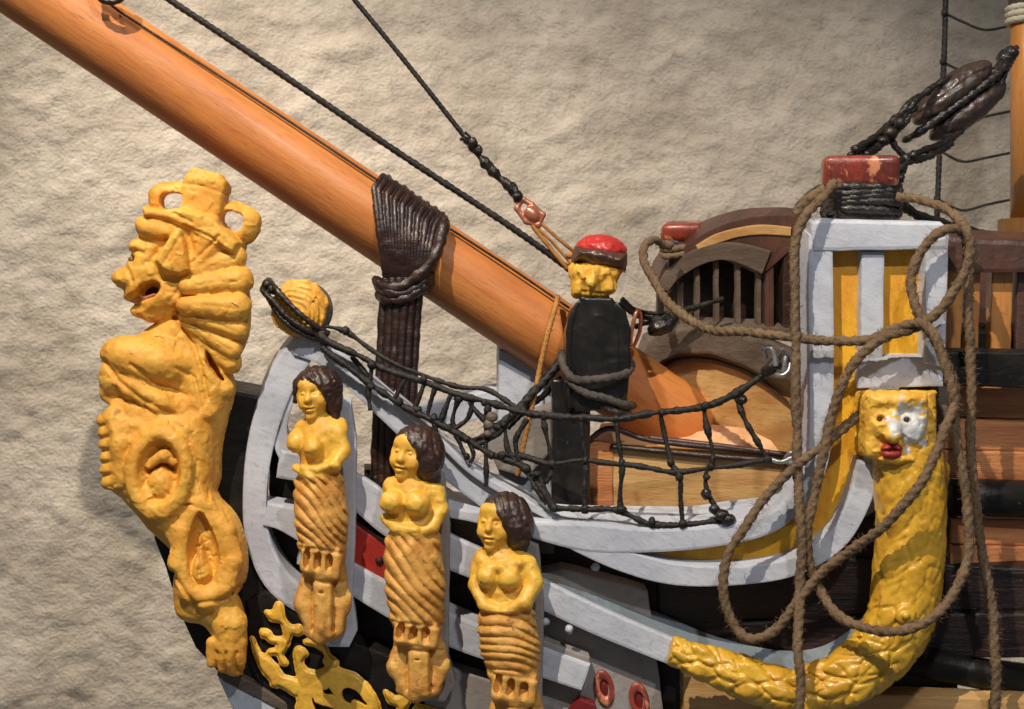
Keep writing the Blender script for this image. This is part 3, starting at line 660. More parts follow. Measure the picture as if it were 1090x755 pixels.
# block hanging over the spar, just at the top edge
t = thing('hanging_block', P(122, -2, -.05), 'dark little rope block above the spar at the top left edge', 'rope block')
b = Sdf(84, -60, -18, 150, 6, 18, 1.3); b.ell((122, -14, 0), (17, 12, 12), 30, 3); b.groove([(108, -22), (138, -6)], 2, 3)
sculpt('block_shell', b, -.25, M['blockwood'], t)
rope('sheave_rope', [(90, -60, -.35), (100, -30, -.35), (104, -6, -.33), (112, 1, -.33), (124, 1, -.33), (134, -10, -.3), (128, -40, -.3)], .035, M['brown'], t)
t = thing('stay_shadow_line', P(604, 328, .45), 'thin dark strand standing in for the shadow of the stay rope along the upper face of the spar, passing under the lashing', 'cord')  # dark strands modelled where the stay rope's shadow falls on the spar
for q in ([(112, 0, -.20), (124, 10, -.06), (142, 22, -.02), (280, 111, .12), (402, 192, .25)], [(478, 243, .33), (540, 283, .39), (606, 328, .46)]): rope('shadow_strand', q, .013, M['brown'], t, strands=2)

# ================================================================ bitt carved as a sailor's head
def build_knighthead():
    Y0 = .0
    root = thing('head_post', P(606, 548, Y0), 'black wooden post topped by a yellow head in a red cap', 'post')
    s = Sdf(570, 300, -50, 690, 560, 50, 1.6)
    s.poly([(618, 317), (650, 318), (664, 332), (669, 350), (669, 392), (664, 436), (603, 436), (601, 352), (606, 332)], 0, 32, 0, 4, smooth=False)
    s.box((607, 480, 4), (20, 76, 24), 0, 3, 3)
    s.groove([(617, 322), (610, 350), (608, 436)], 2.2, 2.4); s.groove([(652, 322), (658, 348), (660, 430)], 2., 1.6)
    s.lumpy(.4, 24, 4); s.chisel(.6, 14, 2)
    sculpt('post', s, Y0, M['glossblack'], root)
    h = Sdf(596, 240, -40, 684, 330, 40, 1.3)
    h.poly([(612, 280), (660, 282), (659, 297), (650, 312), (644, 319), (612, 318), (607, 306)], 0, 22, 9, 4)
    h.ell((634, 292, -16), (24, 12, 12), 0, 5); h.cap((632, 288, -26), (628, 302, -30), 3, 6, 3); h.ell((647, 306, -18), (8, 8, 8), 0, 4); h.chisel(1.2, 11, 4)
    h.ell((612, 288, 0), (7, 10, 7), 0, 3); h.groove([(618, 311), (640, 313)], 1.4, 2); h.lumpy(.8, 10, 2)
    sculpt('head', h, Y0, M['yellow'], root)
    c = Sdf(596, 240, -44, 684, 310, 44, 1.3)
    c.poly([(612, 262), (640, 264), (668, 270), (666, 291), (650, 288), (628, 281), (608, 279)], 0, 33, 12, 3, smooth=False); c.ell((638, 274, 0), (29, 14, 32), 8, 4); c.box((638, 250, 0), (40, 10, 50), 4, 3, 2, 'sub'); c.lumpy(.5, 9, 3)
    sculpt('cap_band', c, Y0, M['brownbeam'], root)
    k = Sdf(600, 240, -40, 680, 290, 40, 1.3); k.ell((640, 266, 0), (27.5, 16, 29), 6, 3); k.groove([(622, 258), (650, 256), (662, 262)], 2, 1.2); k.lumpy(.5, 10, 6)
    sculpt('red_cap', k, Y0, M['redcap'], root)
build_knighthead()
t = thing('mooring_cord', P(640, 430, -.4), 'grey cord wound round the black post of the red-capped head', 'cord')
rope('cord_turn', [(598, 376, .1), (601, 392, -.28), (612, 404, -.42), (636, 404, -.44), (664, 399, -.36), (672, 389, -.1), (668, 384, .2)], .042, M['twinedark'], t, fz=40, fl=.05)
rope('cord_turn', [(600, 384, .1), (606, 404, -.32), (622, 418, -.42), (644, 424, -.4), (664, 431, -.34), (674, 432, -.1)], .040, M['twinedark'], t, fz=40, fl=.05)
rope('cord_turn', [(640, 432, -.3), (656, 438, -.34), (670, 440, -.2)], .034, M['twinedark'], t, fz=30, fl=.05)
rope('diagonal_fall', [(600, 380, .05), (586, 398, .0), (571, 414, -.05), (552, 436, -.1), (534, 452, -.15), (516, 466, -.2), (502, 472, -.25)], .045, M['tar'], t, amp=.22)
rope('diagonal_fall', [(597, 402, .1), (580, 420, .05), (560, 436, .05), (540, 456, .0)], .03, M['tar'], t, amp=.22)
r = rope('orange_cord', [(594, 316, .36), (591, 328, .10), (583, 356, .02), (576, 386, .0), (570, 416, -.05), (562, 452, -.05), (556, 480, -.05), (551, 506, 0)], .026, M['orangecord'], fz=60, fl=.06, amp=.2)
tagit(r, 'orange twine hanging from the spar beside the black post down to the deck edge', 'cord')
r = rope('copper_ring', [(671, 368, .3), (672, 356, .16), (675, 340, .1), (679, 330, .12), (682, 336, .2), (681, 352, .28), (676, 366, .34), (671, 372, .34)], .022, M['copper'], strands=0); tagit(r, 'copper wire ring standing against the foot of the spar', 'ring')

# ================================================================ the bow itself
def hull():
    root = thing('ship_bow', P(700, 760, -.6), 'painted wooden ship model bow with pale grey head rails, black sides and orange planking', 'ship model')
    # stem knee, black, behind the lion
    plate('stem', [(232, 424), (243, 416), (283, 424), (278, 470), (276, 540), (292, 600), (330, 650), (420, 700), (600, 730), (740, 790), (330, 790), (300, 770), (262, 745), (232, 716), (208, 690), (190, 650), (176, 604), (164, 574), (170, 520), (200, 470)], .12, .45, M['black'], root, bev=.03)
    plate('keel_piece', [(231, 720), (250, 730), (276, 744), (304, 756), (330, 775), (330, 800), (270, 800), (246, 752)], .02, .4, M['white'], root)
    plate('keel_edge', [(230, 712), (252, 718), (280, 733), (312, 752), (340, 775), (336, 782), (300, 757), (262, 738), (238, 726)], .0, .1, M['umber'], root)
    # black inner side between the rails
    sd = lambda o: (lambda x: side(x)+o)
    plate('inner_side', [(286, 560), (290, 548), (303, 536), (316, 528), (330, 520), (360, 508), (400, 520), (440, 520), (480, 540), (560, 572), (640, 590), (700, 600), (860, 590), (1000, 500), (1020, 520), (1020, 800), (420, 800), (380, 720), (330, 676), (296, 630)], sd(.42), .3, M['blackwood'], root)
    # dark strip seen above the hole in the head timber
    plate('inner_timber', [(288, 470), (300, 462), (312, 470), (330, 520), (316, 530), (303, 540), (290, 548), (286, 520)], sd(.35), .12, M['black'], root)
    # C shaped head timber
    plate('head_timber', ribbon([(330, 362), (300, 404), (279, 466), (271, 530), (276, 580), (298, 622), (338, 652)], [30, 32, 29, 26, 27, 29, 24]), sd(.02), .34, M['white'], root, bev=.035, jit=.9)
    plate('head_timber', ribbon([(322, 392), (305, 430), (298, 462), (308, 486), (330, 498)], [16, 14, 16, 22, 26]), sd(.06), .26, M['white'], root, bev=.03, jit=.7)
    plate('head_timber', ribbon([(282, 548), (300, 552), (324, 560)], [24, 26, 36]), sd(-.01), .26, M['white'], root, bev=.03, jit=.7)
    # upper rail
    plate('upper_rail', ribbon([(316, 366), (346, 378), (382, 408), (424, 446), (470, 492), (510, 524), (548, 553), (590, 572)], [26, 26, 26, 27, 26, 24, 22, 16]), sd(-.02), .22, M['white'], root, bev=.03, jit=.8)
    plate('rail_cap', ribbon([(420, 428), (460, 462), (500, 500), (545, 528), (590, 552), (620, 556)], [7, 7, 8, 9, 8, 5]), sd(-.10), .35, M['white'], root, bev=.02)
    # middle rail with blue grey upper face, running into the garland
    mid = [(296, 494), (340, 503), (384, 527), (420, 556), (470, 584), (520, 606), (575, 632), (640, 663), (722, 697)]
    plate('middle_rail', ribbon(mid, [30, 32, 36, 37, 36, 34, 31, 30, 28]), sd(-.12), .12, M['white'], root, bev=.03, jit=.7, back=(0, 1, 0))
    # lower rail below the red panel
    low = [(320, 590), (350, 602), (390, 626), (440, 654), (500, 680), (560, 700), (624, 722)]
    plate('lower_rail', ribbon(low, [24, 28, 32, 34, 34, 32, 30]), sd(-.05), .3, M['white'], root, bev=.03, jit=.8)
    plate('red_panel', [(362, 548), (412, 580), (412, 622), (362, 596)], sd(.0), .12, M['red'], root)
    hq = Sdf(394, 586, -10, 414, 608, 10, 1.); hq.ell((404, 597, 0), (5, 4.5, 4), 20, 1); sculpt('panel_hole', hq, side(404)+.0, M['eyehole'], root)
    plate('lower_strake', [(452, 704), (520, 724), (640, 770), (640, 800), (560, 800), (452, 752)], sd(.1), .2, M['board'], root)
    # pale backing timbers behind the three figures
    plate('figure_bracket', [(352, 425), (374, 430), (380, 470), (380, 540), (376, 640), (381, 672), (372, 690), (350, 690), (336, 680), (340, 600), (350, 500)], sd(-.17), .2, M['white'], root, bev=.04)
    plate('figure_bracket', [(452, 500), (474, 508), (480, 560), (478, 700), (486, 728), (474, 748), (440, 748), (436, 700), (446, 600)], sd(-.17), .2, M['board'], root, bev=.04)
    plate('figure_bracket', [(552, 570), (574, 580), (580, 640), (578, 760), (580, 790), (536, 790), (540, 680)], sd(-.17), .2, M['board'], root, bev=.04)
    # board with hawse holes
    plate('hawse_board', [(572, 612), (600, 606), (650, 618), (690, 630), (698, 690), (712, 800), (560, 800), (566, 690)], sd(.16), .2, M['board'], root, bev=.02)
    plate('hawse_board', [(578, 682), (600, 690), (628, 700), (627, 716), (622, 729), (598, 724), (574, 716)], sd(-.02), .14, M['board'], root, bev=.02)
    for i, (x, y, a) in enumerate(((643, 731, 12), (680, 744, 12))):
        h = Sdf(x-30, y-34, -30, x+30, y+34, 30, 1.2); h.torus((x, y, -8), 7.6, 3.0, 1.0, 1.9, -a, 2)
        hh = sculpt('hawse_ring', h, side(x)+.22, M['redworn'], root)
        g = Sdf(x-20, y-26, -20, x+20, y+26, 20, 1.2); g.ell((x, y, -3), (7.5, 15, 5), -a, 1); sculpt('hole', g, side(x)+.22, M['darkred'], hh)
    plate('hawse_wedge', [(604, 762), (618, 744), (634, 750), (642, 775)], sd(.0), .1, M['darkred'], root)
    blobs('paint_drip', [(P(580, 662, side(580)-.1), .045), (P(606, 670, side(606)-.1), .05), (P(634, 604, side(620)+.0), .04)], M['white'], root)
    # J shaped head board: pale frame with amber inset
    J = [(560, 562), (640, 562), (720, 563), (800, 556), (838, 543), (856, 520), (863, 480), (862, 400), (861, 300), (861, 240), (876, 234), (1000, 236), (1011, 246), (1009, 300), (1004, 412), (926, 416), (926, 520), (910, 560), (880, 592), (836, 616), (780, 625), (720, 621), (672, 606), (620, 590), (575, 578)]
    # built as separate bars so the inset sits in a real recess
    jd = lambda o: (lambda x: side(x)+o)
    plate('head_board_inset', [(690, 575), (800, 570), (850, 556), (876, 500), (878, 262), (996, 262), (996, 392), (926, 400), (924, 470), (908, 530), (878, 575), (800, 612), (700, 602)], jd(-.02), .16, M['inset'], root, bev=.0)
    plate('head_board_frame', ribbon([(556, 563), (620, 572), (690, 576), (760, 571), (818, 558), (850, 532), (868, 500), (874, 460), (875, 380), (874, 300), (874, 250)], [14, 30, 26, 24, 22, 21, 23, 25, 27, 27, 26]), jd(-.20), .32, M['white'], root, bev=.03, jit=.7)
    plate('head_board_frame', ribbon([(600, 580), (660, 597), (720, 612), (790, 613), (846, 603), (890, 576), (914, 536), (926, 494)], [3, 22, 23, 20, 20, 22, 24, 26]), jd(-.19), .30, M['white'], root, bev=.03, jit=.7)
    plate('head_board_frame', [(862, 236), (872, 233), (1002, 236), (1012, 244), (1010, 266), (866, 268)], jd(-.22), .5, M['white'], root, bev=.04, back=(-.05, 1, .1))
    plate('head_board_frame', [(986, 262), (1010, 262), (1006, 392), (984, 388)], jd(-.21), .4, M['white'], root, bev=.03)
    plate('head_board_frame', [(917, 268), (942, 268), (940, 388), (916, 396)], jd(-.15), .25, M['white'], root, bev=.025)
    plate('head_board_frame', [(914, 382), (1006, 380), (1004, 412), (914, 414)], jd(-.16), .3, M['white'], root, bev=.02)
    # bolster behind the face
    plate('bolster', [(968, 408), (1012, 404), (1012, 420), (1000, 500), (968, 500)], jd(-.02), .3, M['umber'], root, bev=.02)
    # orange hull planks, wale and dark strakes on the right
    rd = lambda o: (lambda x: side(1000)+o)
    for i, (a, b, mm, o, nm) in enumerate([(374, 412, 'black', -.05, 'rail_beam'), (413, 444, 'plank', .35, 'plank'), (445, 479, 'plank', .36, 'plank'), (480, 511, 'plank', .35, 'plank'), (552, 580, 'plank', .36, 'plank'), (581, 606, 'plank', .35, 'plank')]):
        plate(nm, [(1006 if a < 540 else 1012, a), (1120, a+2), (1120, b+3), (1006 if a < 540 else 1012, b-1)], rd(o), .15, M[mm], root, bev=.02)
    w_ = sweep([P(985, 529, side(1000)+.34), P(1050, 530, side(1000)+.3), P(1120, 532, side(1000)+.28)], .185, 20); mk('wale', w_[0], w_[1], M['black'], root)
    plate('dark_strake', [(700, 600), (860, 590), (1000, 600), (1130, 606), (1130, 650), (1000, 652), (860, 660), (700, 690)], jd(.36), .2, M['blackwood'], root, bev=.03)
    plate('dark_strake', [(770, 662), (860, 660), (1000, 653), (1130, 652), (1130, 702), (1000, 700), (860, 706)], jd(.30), .2, M['blackwood'], root, bev=.04)
    w_ = sweep([P(960, 700, -1.15), P(1050, 718, -1.2), P(1130, 728, -1.22)], .16, 20); mk('wale', w_[0], w_[1], M['black'], root)
    plate('lower_plank', [(728, 706), (780, 732), (840, 742), (880, 760), (880, 800), (728, 800)], jd(.12), .2, M['tan'], root, bev=.02)
    plate('lower_plank', [(880, 738), (1010, 742), (1130, 748), (1130, 800), (880, 800)], jd(.15), .2, M['tan'], root, bev=.02)
    # rail with balusters at the right
    plate('handrail', [(1000, 250), (1040, 254), (1120, 258), (1120, 292), (1040, 291), (1000, 288)], side(1000)+.35, .5, M['brownbeam'], root, bev=.05)
    for x, wd in ((1016, 16), (1036, 13), (1066, 22), (1088, 12)):
        m_ = M['mast'] if x != 1088 else M['brownbeam']
        plate('baluster', [(x-wd/2+2, 286), (x+wd/2+2, 286), (x+wd/2-1, 376), (x-wd/2-1, 376)], side(1000)+.5, .16, m_, root, bev=.02)
    plate('lower_rail_bar', [(1004, 352), (1120, 356), (1120, 378), (1004, 376)], side(1000)+.62, .4, M['black'], root, bev=.02)
    plate('far_bulwark', [(1000, 288), (1120, 290), (1120, 420), (1000, 420)], side(1000)+1.9, .1, M['brownbeam'], root, bev=.0)
    # flat gilded scrollwork on the stem
    g = Sdf(250, 624, -24, 512, 812, 24, 1.25)
    def st(p, w, k=4):
        q = spline2([(a, b, 0) for a, b in p], 5); n = len(q); ww = spline2([(x, 0) for x in w], max(1, round(5*(len(p)-1)/max(1, len(w)-1)))) if len(w) > 1 else [(w[0], 0)]*n
        rr = [ww[min(int(i/(n-1)*(len(ww)-1)), len(ww)-1)][0] for i in range(n)]
        g.tube(q, [r_*1.08 for r_ in rr], 2, fl=1.)
    def zz(l): return [(230+x/4.037, 610+y/4.037) for x, y in l]
    A = [(265,125),(285,135),(290,170),(300,200),(330,225),(365,222),(375,250),(355,262),(330,258),(318,290),(305,300),(300,270),(285,215),(262,205),(240,200),(218,180),(215,165),(245,160)]
    B = [(190,255),(200,245),(230,250),(250,275),(290,280),(312,300),(300,330),(290,350),(308,385),(290,392),(275,370),(265,345),(225,345),(235,330),(265,325),(262,300),(235,295),(215,275),(195,272)]
    Cc = [(150,282),(165,285),(180,330),(200,350),(240,375),(265,400),(290,435),(330,445),(360,460),(365,480),(350,520),(310,500),(270,480),(265,487),(240,480),(235,460),(200,420),(170,360)]
    Dd = [(340,330),(360,315),(385,325),(395,345),(380,360),(375,380),(400,410),(440,415),(480,400),(520,400),(600,420),(650,460),(690,510),(715,585),(730,760),(360,760),(355,540),(355,440),(345,380)]
    E = [(385,290),(410,278),(440,280),(480,310),(490,340),(525,370),(520,395),(490,395),(470,370),(480,350),(460,320),(430,305),(400,300)]
    Ff = [(732,490),(755,500),(780,515),(830,500),(840,530),(820,560),(800,585),(800,700),(900,760),(770,760),(760,640),(790,560),(750,535)]
    G = [(860,560),(900,550),(950,562),(990,570),(1020,590),(1060,760),(860,700)]
    for q in (A, B, Cc, Dd, E, Ff, G): g.poly(zz(q), 0, 8, 3.5, 2)
    for q in ([(450,485),(480,480),(488,455),(500,480),(530,520),(535,545),(505,520),(470,520)], [(540,490),(570,470),(610,480),(640,510),(665,545),(650,560),(600,540),(590,560),(545,535)], [(410,520),(430,510),(440,540),(500,555),(540,570),(540,600),(450,620),(415,560)], [(600,600),(640,590),(670,640),(660,700),(620,680)], [(420,650),(480,650),(540,700),(430,720)]):
        g.poly(zz(q), 0, 20, 0, 1, 'sub')
    g.f -= 2.2; g.lumpy(.4, 12, 5); V, Q = g.mesh(); V = V.copy(); V[:, 2] *= .35
    V = world_of(V, -.0); V[:, 1] += (V[:, 0]-(-2.7))*-.16; mk('scrollwork', V, Q, M['gold'], root)
    # lower black cheek carrying the scrollwork
    plate('cheek', [(262, 640), (284, 628), (330, 664), (400, 692), (452, 712), (520, 738), (560, 800), (300, 800), (276, 736), (262, 700)], (lambda x: .05-(x-275)/480*.78), .3, M['black'], root, bev=.03, jit=1)
    # top face of the middle rail where it turns up behind the garland
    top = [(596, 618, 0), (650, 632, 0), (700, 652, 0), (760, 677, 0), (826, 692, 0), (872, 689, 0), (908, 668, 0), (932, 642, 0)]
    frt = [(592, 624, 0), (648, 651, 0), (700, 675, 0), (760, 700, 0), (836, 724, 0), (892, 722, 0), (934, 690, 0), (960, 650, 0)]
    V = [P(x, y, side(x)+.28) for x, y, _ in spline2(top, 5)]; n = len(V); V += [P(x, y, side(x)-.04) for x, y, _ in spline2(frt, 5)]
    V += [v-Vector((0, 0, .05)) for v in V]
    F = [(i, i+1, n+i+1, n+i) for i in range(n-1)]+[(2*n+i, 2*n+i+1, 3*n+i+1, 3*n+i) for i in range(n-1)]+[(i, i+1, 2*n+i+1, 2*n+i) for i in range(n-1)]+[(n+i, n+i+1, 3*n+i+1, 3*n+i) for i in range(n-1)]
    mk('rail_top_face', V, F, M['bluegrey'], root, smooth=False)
    # ---- forecastle front, curving away to the far side
    fd = lambda o: (lambda x: 1.5-(x-690)/170*2.2+o)
    arch_out = [(700, 300), (706, 284), (722, 268), (744, 252), (772, 239), (806, 231), (852, 230), (866, 236)]
    arch_in = [(866, 268), (842, 268), (812, 291), (791, 285), (767, 277), (750, 281), (729, 293), (712, 306), (704, 318)]
    plate('arched_beam', [q for q in spline2(arch_out, 5)]+[q for q in spline2(arch_in, 5)], fd(-.02), .5, M['brownbeam'], root, bev=.04)
    plate('arch_face', ribbon([(706, 308), (717, 292), (740, 276), (768, 268), (794, 272), (816, 280)], [12, 15, 17, 18, 22, 26]), fd(-.06), .1, M['umber'], root, bev=.02)
    plate('beam_stripe', ribbon([(742, 264), (762, 255), (786, 248), (812, 245), (842, 247)], [4, 9, 9, 10, 9]), fd(-.05), .1, M['tan'], root, bev=.01)
    plate('grille_back', [(700, 290), (730, 276), (866, 262), (866, 352), (700, 352)], fd(.55), .1, M['blackwood'], root, bev=0)
    for x, y in ((711, 309), (725, 298), (742.6, 286), (763, 280), (786, 284), (808, 290)):
        plate('window_bar', [(x-2.3, y-6), (x+2.3, y-6), (x+2.3, 352), (x-2.3, 352)], fd(.06), .1, M['umber'], root, bev=.01)
    plate('corner_post', [(816, 262), (824, 262), (824, 352), (816, 352)], fd(.0), .3, M['brownbeam'], root, bev=.02)
    plate('corner_post', [(834, 262), (866, 262), (866, 356), (834, 352)], fd(.0), .3, M['brown'], root, bev=.02)
    plate('sill', [(700, 346), (866, 350), (866, 360), (700, 354)], fd(-.02), .4, M['umber'], root, bev=.02)
    plate('lower_arch', [(684, 378), (690, 364), (704, 355), (729, 350), (763, 352), (808, 361), (866, 384), (866, 412), (815, 402), (791, 389), (756, 377), (722, 377), (704, 385), (694, 396)], fd(-.12), .35, M['umber'], root, bev=.03)
    plate('bulkhead', [(690, 380), (722, 372), (770, 374), (866, 400), (866, 560), (690, 560)], fd(.12), .2, M['tan'], root, bev=.0)
    plate('bulkhead_rim', ribbon([(696, 398), (722, 385), (756, 385), (791, 396), (815, 410), (840, 430)], [3, 4, 4, 4, 4, 3]), fd(.04), .12, M['brownbeam'], root, bev=.01)
    # low deck box with pale top
    plate('deck_box', [(624, 472), (655, 476), (836, 484), (838, 556), (740, 562), (624, 558)], (lambda x: .05-(x-625)/480), .12, M['tan'], root, bev=.02)
    plate('deck_box_end', [(624, 470), (652, 474), (652, 560), (624, 560)], (lambda x: .02-(x-625)/480), .1, M['plank'], root, bev=.01)
    V = [P(630, 478, .06), P(836, 489, -.38), P(812, 458, .10), P(740, 450, .85), P(640, 450, 1.3)]
    mk('deck_top', V+[v-Vector((0, 0, .05)) for v in V], [(0, 1, 2, 3, 4), (5, 9, 8, 7, 6)]+[(i, (i+1) % 5, 5+(i+1) % 5, 5+i) for i in range(5)], M['pink'], root, smooth=False)
    for q, mm in (([(626, 470), (650, 456), (700, 470), (838, 484)], 'brown'), ([(650, 475), (740, 484), (836, 492)], 'brown'), ([(690, 466), (760, 474), (820, 482)], 'brownbeam')):
        V, F = sweep(cordpts([(a, b, -.0-(a-625)/480) for a, b in q], 0, .05), .030, 8); mk('edge_moulding', V, F, M[mm], root)
    plate('deck_edge', [(470, 540), (560, 552), (620, 558), (740, 560), (840, 548), (850, 552), (780, 566), (560, 568), (480, 552)], (lambda x: side(x)-.12), .55, M['white'], root, bev=.02)
    # grey post and far head board behind the spar
    plate('head_post', [(531, 372), (546, 376), (566, 390), (578, 396), (580, 470), (578, 548), (560, 548), (536, 520), (530, 500)], .75, .25, M['white'], root, bev=.03)
    plate('far_rail', ribbon([(440, 452), (480, 442), (516, 430), (534, 424)], [26, 28, 26, 20]), .9, .25, M['white'], root, bev=.03)
    plate('far_rail', [(516, 470), (560, 440), (596, 430), (598, 470), (560, 510), (530, 500)], .62, .15, M['board'], root, bev=.03)
    plate('far_rail', [(576, 400), (600, 400), (600, 560), (570, 560)], .8, .2, M['white'], root, bev=.03)
    plate('far_inner_side', [(388, 500), (440, 500), (500, 540), (560, 560), (560, 640), (388, 600)], .6, .2, M['blackwood'], root, bev=0)
    plate('side_knee', [(472, 540), (545, 548), (590, 566), (590, 590), (540, 590), (480, 572)], (lambda x: side(x)+.15), .2, M['umber'], root, bev=.02)
    blobs('paint_patch', [(P(840, 490, -.9), .06), (P(852, 486, -.95), .07), (P(846, 500, -.95), .05)], M['white'], root, 9)
    return root
bow = hull()

# rosette on the tip of the upper rail
def rosette():
    root = thing('carved_rosette', P(319, 360, -.1), 'round ochre carved disc lashed with black cord at the tip of the head rail', 'rosette')
    s = Sdf(280, 286, -24, 360, 366, 24, 1.1); s.ell((319, 328, 0), (30.5, 31, 12), 0, 2)
    def sp(x, y, z):
        u, w = x-314, y-336; r = np.sqrt(u*u+w*w); a = np.arctan2(w, u); return np.where(z < 2, (.75+.3*np.sin(a*2+1))*np.sin(r*1.15+a+.5*np.sin(a*3)+.8*np.sin(u*.3)), 0)
    s.fn((280, 286, -24), (360, 366, 24), sp); s.lumpy(.5, 10, 2); s.chisel(1., 7, 5)
    sculpt('disc', s, -.12, M['lion'], root)
    k = Sdf(280, 286, -20, 366, 374, 24, 1.2); k.ell((323, 330, 6), (31, 31, 10), 0, 2); sculpt('disc_back', k, -.1, M['umber'], root)
    rope('lashing', [(284, 302, .0), (280, 309, -.2), (290, 320, -.3), (306, 338, -.31), (324, 350, -.28), (340, 357, -.2)], .030, M['tarwet'], root, amp=.25)
    rope('lashing', [(286, 298, .0), (294, 308, -.28), (314, 330, -.33), (334, 346, -.28), (350, 356, -.2)], .030, M['tarwet'], root, amp=.25)
    rope('lashing', [(280, 306, .0), (284, 314, -.2), (296, 334, -.28), (312, 350, -.28), (336, 362, -.2)], .026, M['tarwet'], root, amp=.25)
    blobs('knot', [(P(284, 303, -.16), .062), (P(290, 308, -.22), .06), (P(341, 356, -.2), .07), (P(346, 364, -.2), .06), (P(336, 352, -.22), .06)], M['tarwet'], root, 4)
rosette()

# ================================================================ net along the head rail
def net():
    root = thing('head_netting', P(640, 560, -.3), 'black knotted cord netting strung along the head rail from the rosette to the forecastle', 'netting')
    nd = lambda x: side(x)-.18 if x > 560 else side(x)-.12+(560-x)*-.0002
    def c(nm, pts, r=.028, w=.6): return rope(nm, [(a, b, nd(a)+(o[0] if o else 0)) for a, b, *o in pts], r, M['tar'], root, amp=.16, wob=w, wig=.035, seg=10)
    c('head_rope', [(340, 356), (355, 366), (397, 388), (435, 401), (479, 417), (516, 429), (545, 436), (575, 442), (619, 446), (656, 446), (705, 438), (749, 431), (779, 420), (802, 407), (820, 394)], .034)
    c('head_rope', [(346, 346, .15), (368, 353, .2), (400, 375, .2), (451, 401, .2), (480, 410, .2), (516, 416, .2), (540, 428, .1), (556, 439)], .026)
    c('head_rope', [(343, 369), (387, 404), (425, 428), (451, 442), (479, 456), (497, 468), (523, 485), (560, 499), (576, 520), (590, 542)], .034)
    c('net_cord', [(534, 485), (560, 487), (590, 492), (623, 490), (664, 494), (690, 499), (716, 503), (757, 499), (790, 494), (816, 490)])
    c('net_cord', [(586, 541), (623, 542), (660, 544), (694, 557), (727, 559), (768, 555)], .028)
    for v in ([(656, 446), (662, 492), (662, 542)], [(705, 440), (714, 492), (723, 507), (725, 530), (727, 559)], [(751, 433), (757, 488), (751, 507), (757, 529), (771, 553)], [(783, 420), (797, 451), (812, 480), (818, 490)],
              [(579, 444), (582, 466), (588, 496), (580, 512)], [(618, 446), (623, 488), (621, 515), (623, 542)], [(488, 425), (482, 447), (490, 470), (497, 488)], [(519, 433), (516, 466), (517, 518)], [(536, 451), (540, 481), (556, 499), (570, 518), (582, 536)],
              [(571, 500), (578, 518), (590, 540)], [(395, 390), (393, 417), (396, 437)], [(451, 404), (444, 429), (440, 436)], [(462, 412), (458, 430), (456, 444)], [(479, 420), (472, 440), (468, 452)], [(430, 402), (424, 414), (420, 424)],
              [(374, 380, .1), (384, 392, .1), (392, 402, .1)], [(500, 428), (508, 440), (520, 452), (536, 458)], [(504, 426), (498, 446), (480, 458)], [(545, 440), (530, 462), (508, 474)], [(462, 446), (464, 462), (462, 478)], [(500, 470), (504, 484), (500, 492)], [(560, 446), (548, 470), (552, 492)]):
        c('net_cord', v, .026)
    kn = [(656, 446), (662, 493), (662, 542), (705, 439), (714, 493), (723, 507), (751, 432), (757, 497), (752, 508), (783, 420), (817, 489), (579, 443), (588, 494), (619, 446), (623, 490), (623, 542), (516, 429), (519, 436), (536, 452), (488, 425), (560, 499), (590, 541), (571, 505), (396, 389), (395, 412), (451, 404), (444, 436), (462, 446), (479, 456), (425, 428), (497, 468), (523, 485), (497, 486), (368, 352), (557, 438), (727, 558), (694, 556), (534, 485)]
    for i, (x, y) in enumerate(kn): blobs('knot', [(P(x, y, nd(x)-.01), .042)], M['tar'], root, i)
    for i, (x, y, q) in enumerate([(768, 548, .075), (760, 542, .06), (776, 553, .065), (790, 426, .06), (752, 526, .055)]): blobs('knot', [(P(x, y, nd(x)-.02), q)], M['tarwet'], root, 40+i)
    for i, (x, y) in enumerate([(520, 452), (519, 462), (523, 444)]): blobs('tangle', [(P(x, y, nd(x)-.02), .05)], M['umber'], root, 50+i)
    rope('lacing', [(814, 398, -1.3), (822, 390, -1.36), (830, 386, -1.36)], .05, M['tarwet'], root, wob=.4)
net()
def hook(x, y, Y, label, pts):
    root = thing('eye_hook', P(x, y, Y), label, 'hook')
    for p in pts: rope('hook_wire', [(a, b, Y+c) for a, b, c in p], .024, M['steel'], root, strands=0)
hook(828, 388, -1.32, 'grey metal eye hook at the upper end of the netting beside the pale frame', [[(816, 380, 0), (814, 372, -.05), (820, 370, -.1), (824, 378, -.1), (826, 390, -.1)], [(822, 396, 0), (832, 400, -.1), (840, 394, -.1), (840, 382, -.05), (834, 376, 0), (828, 384, .0)], [(833, 372, 0), (836, 380, -.1), (834, 396, -.1)]])
hook(832, 490, -1.1, 'small white metal pin at the lower end of the netting', [[(818, 488, .0), (832, 492, -.03), (846, 486, -.05), (850, 492, -.02)], [(836, 488, 0), (842, 482, -.06), (848, 486, -.04)]])

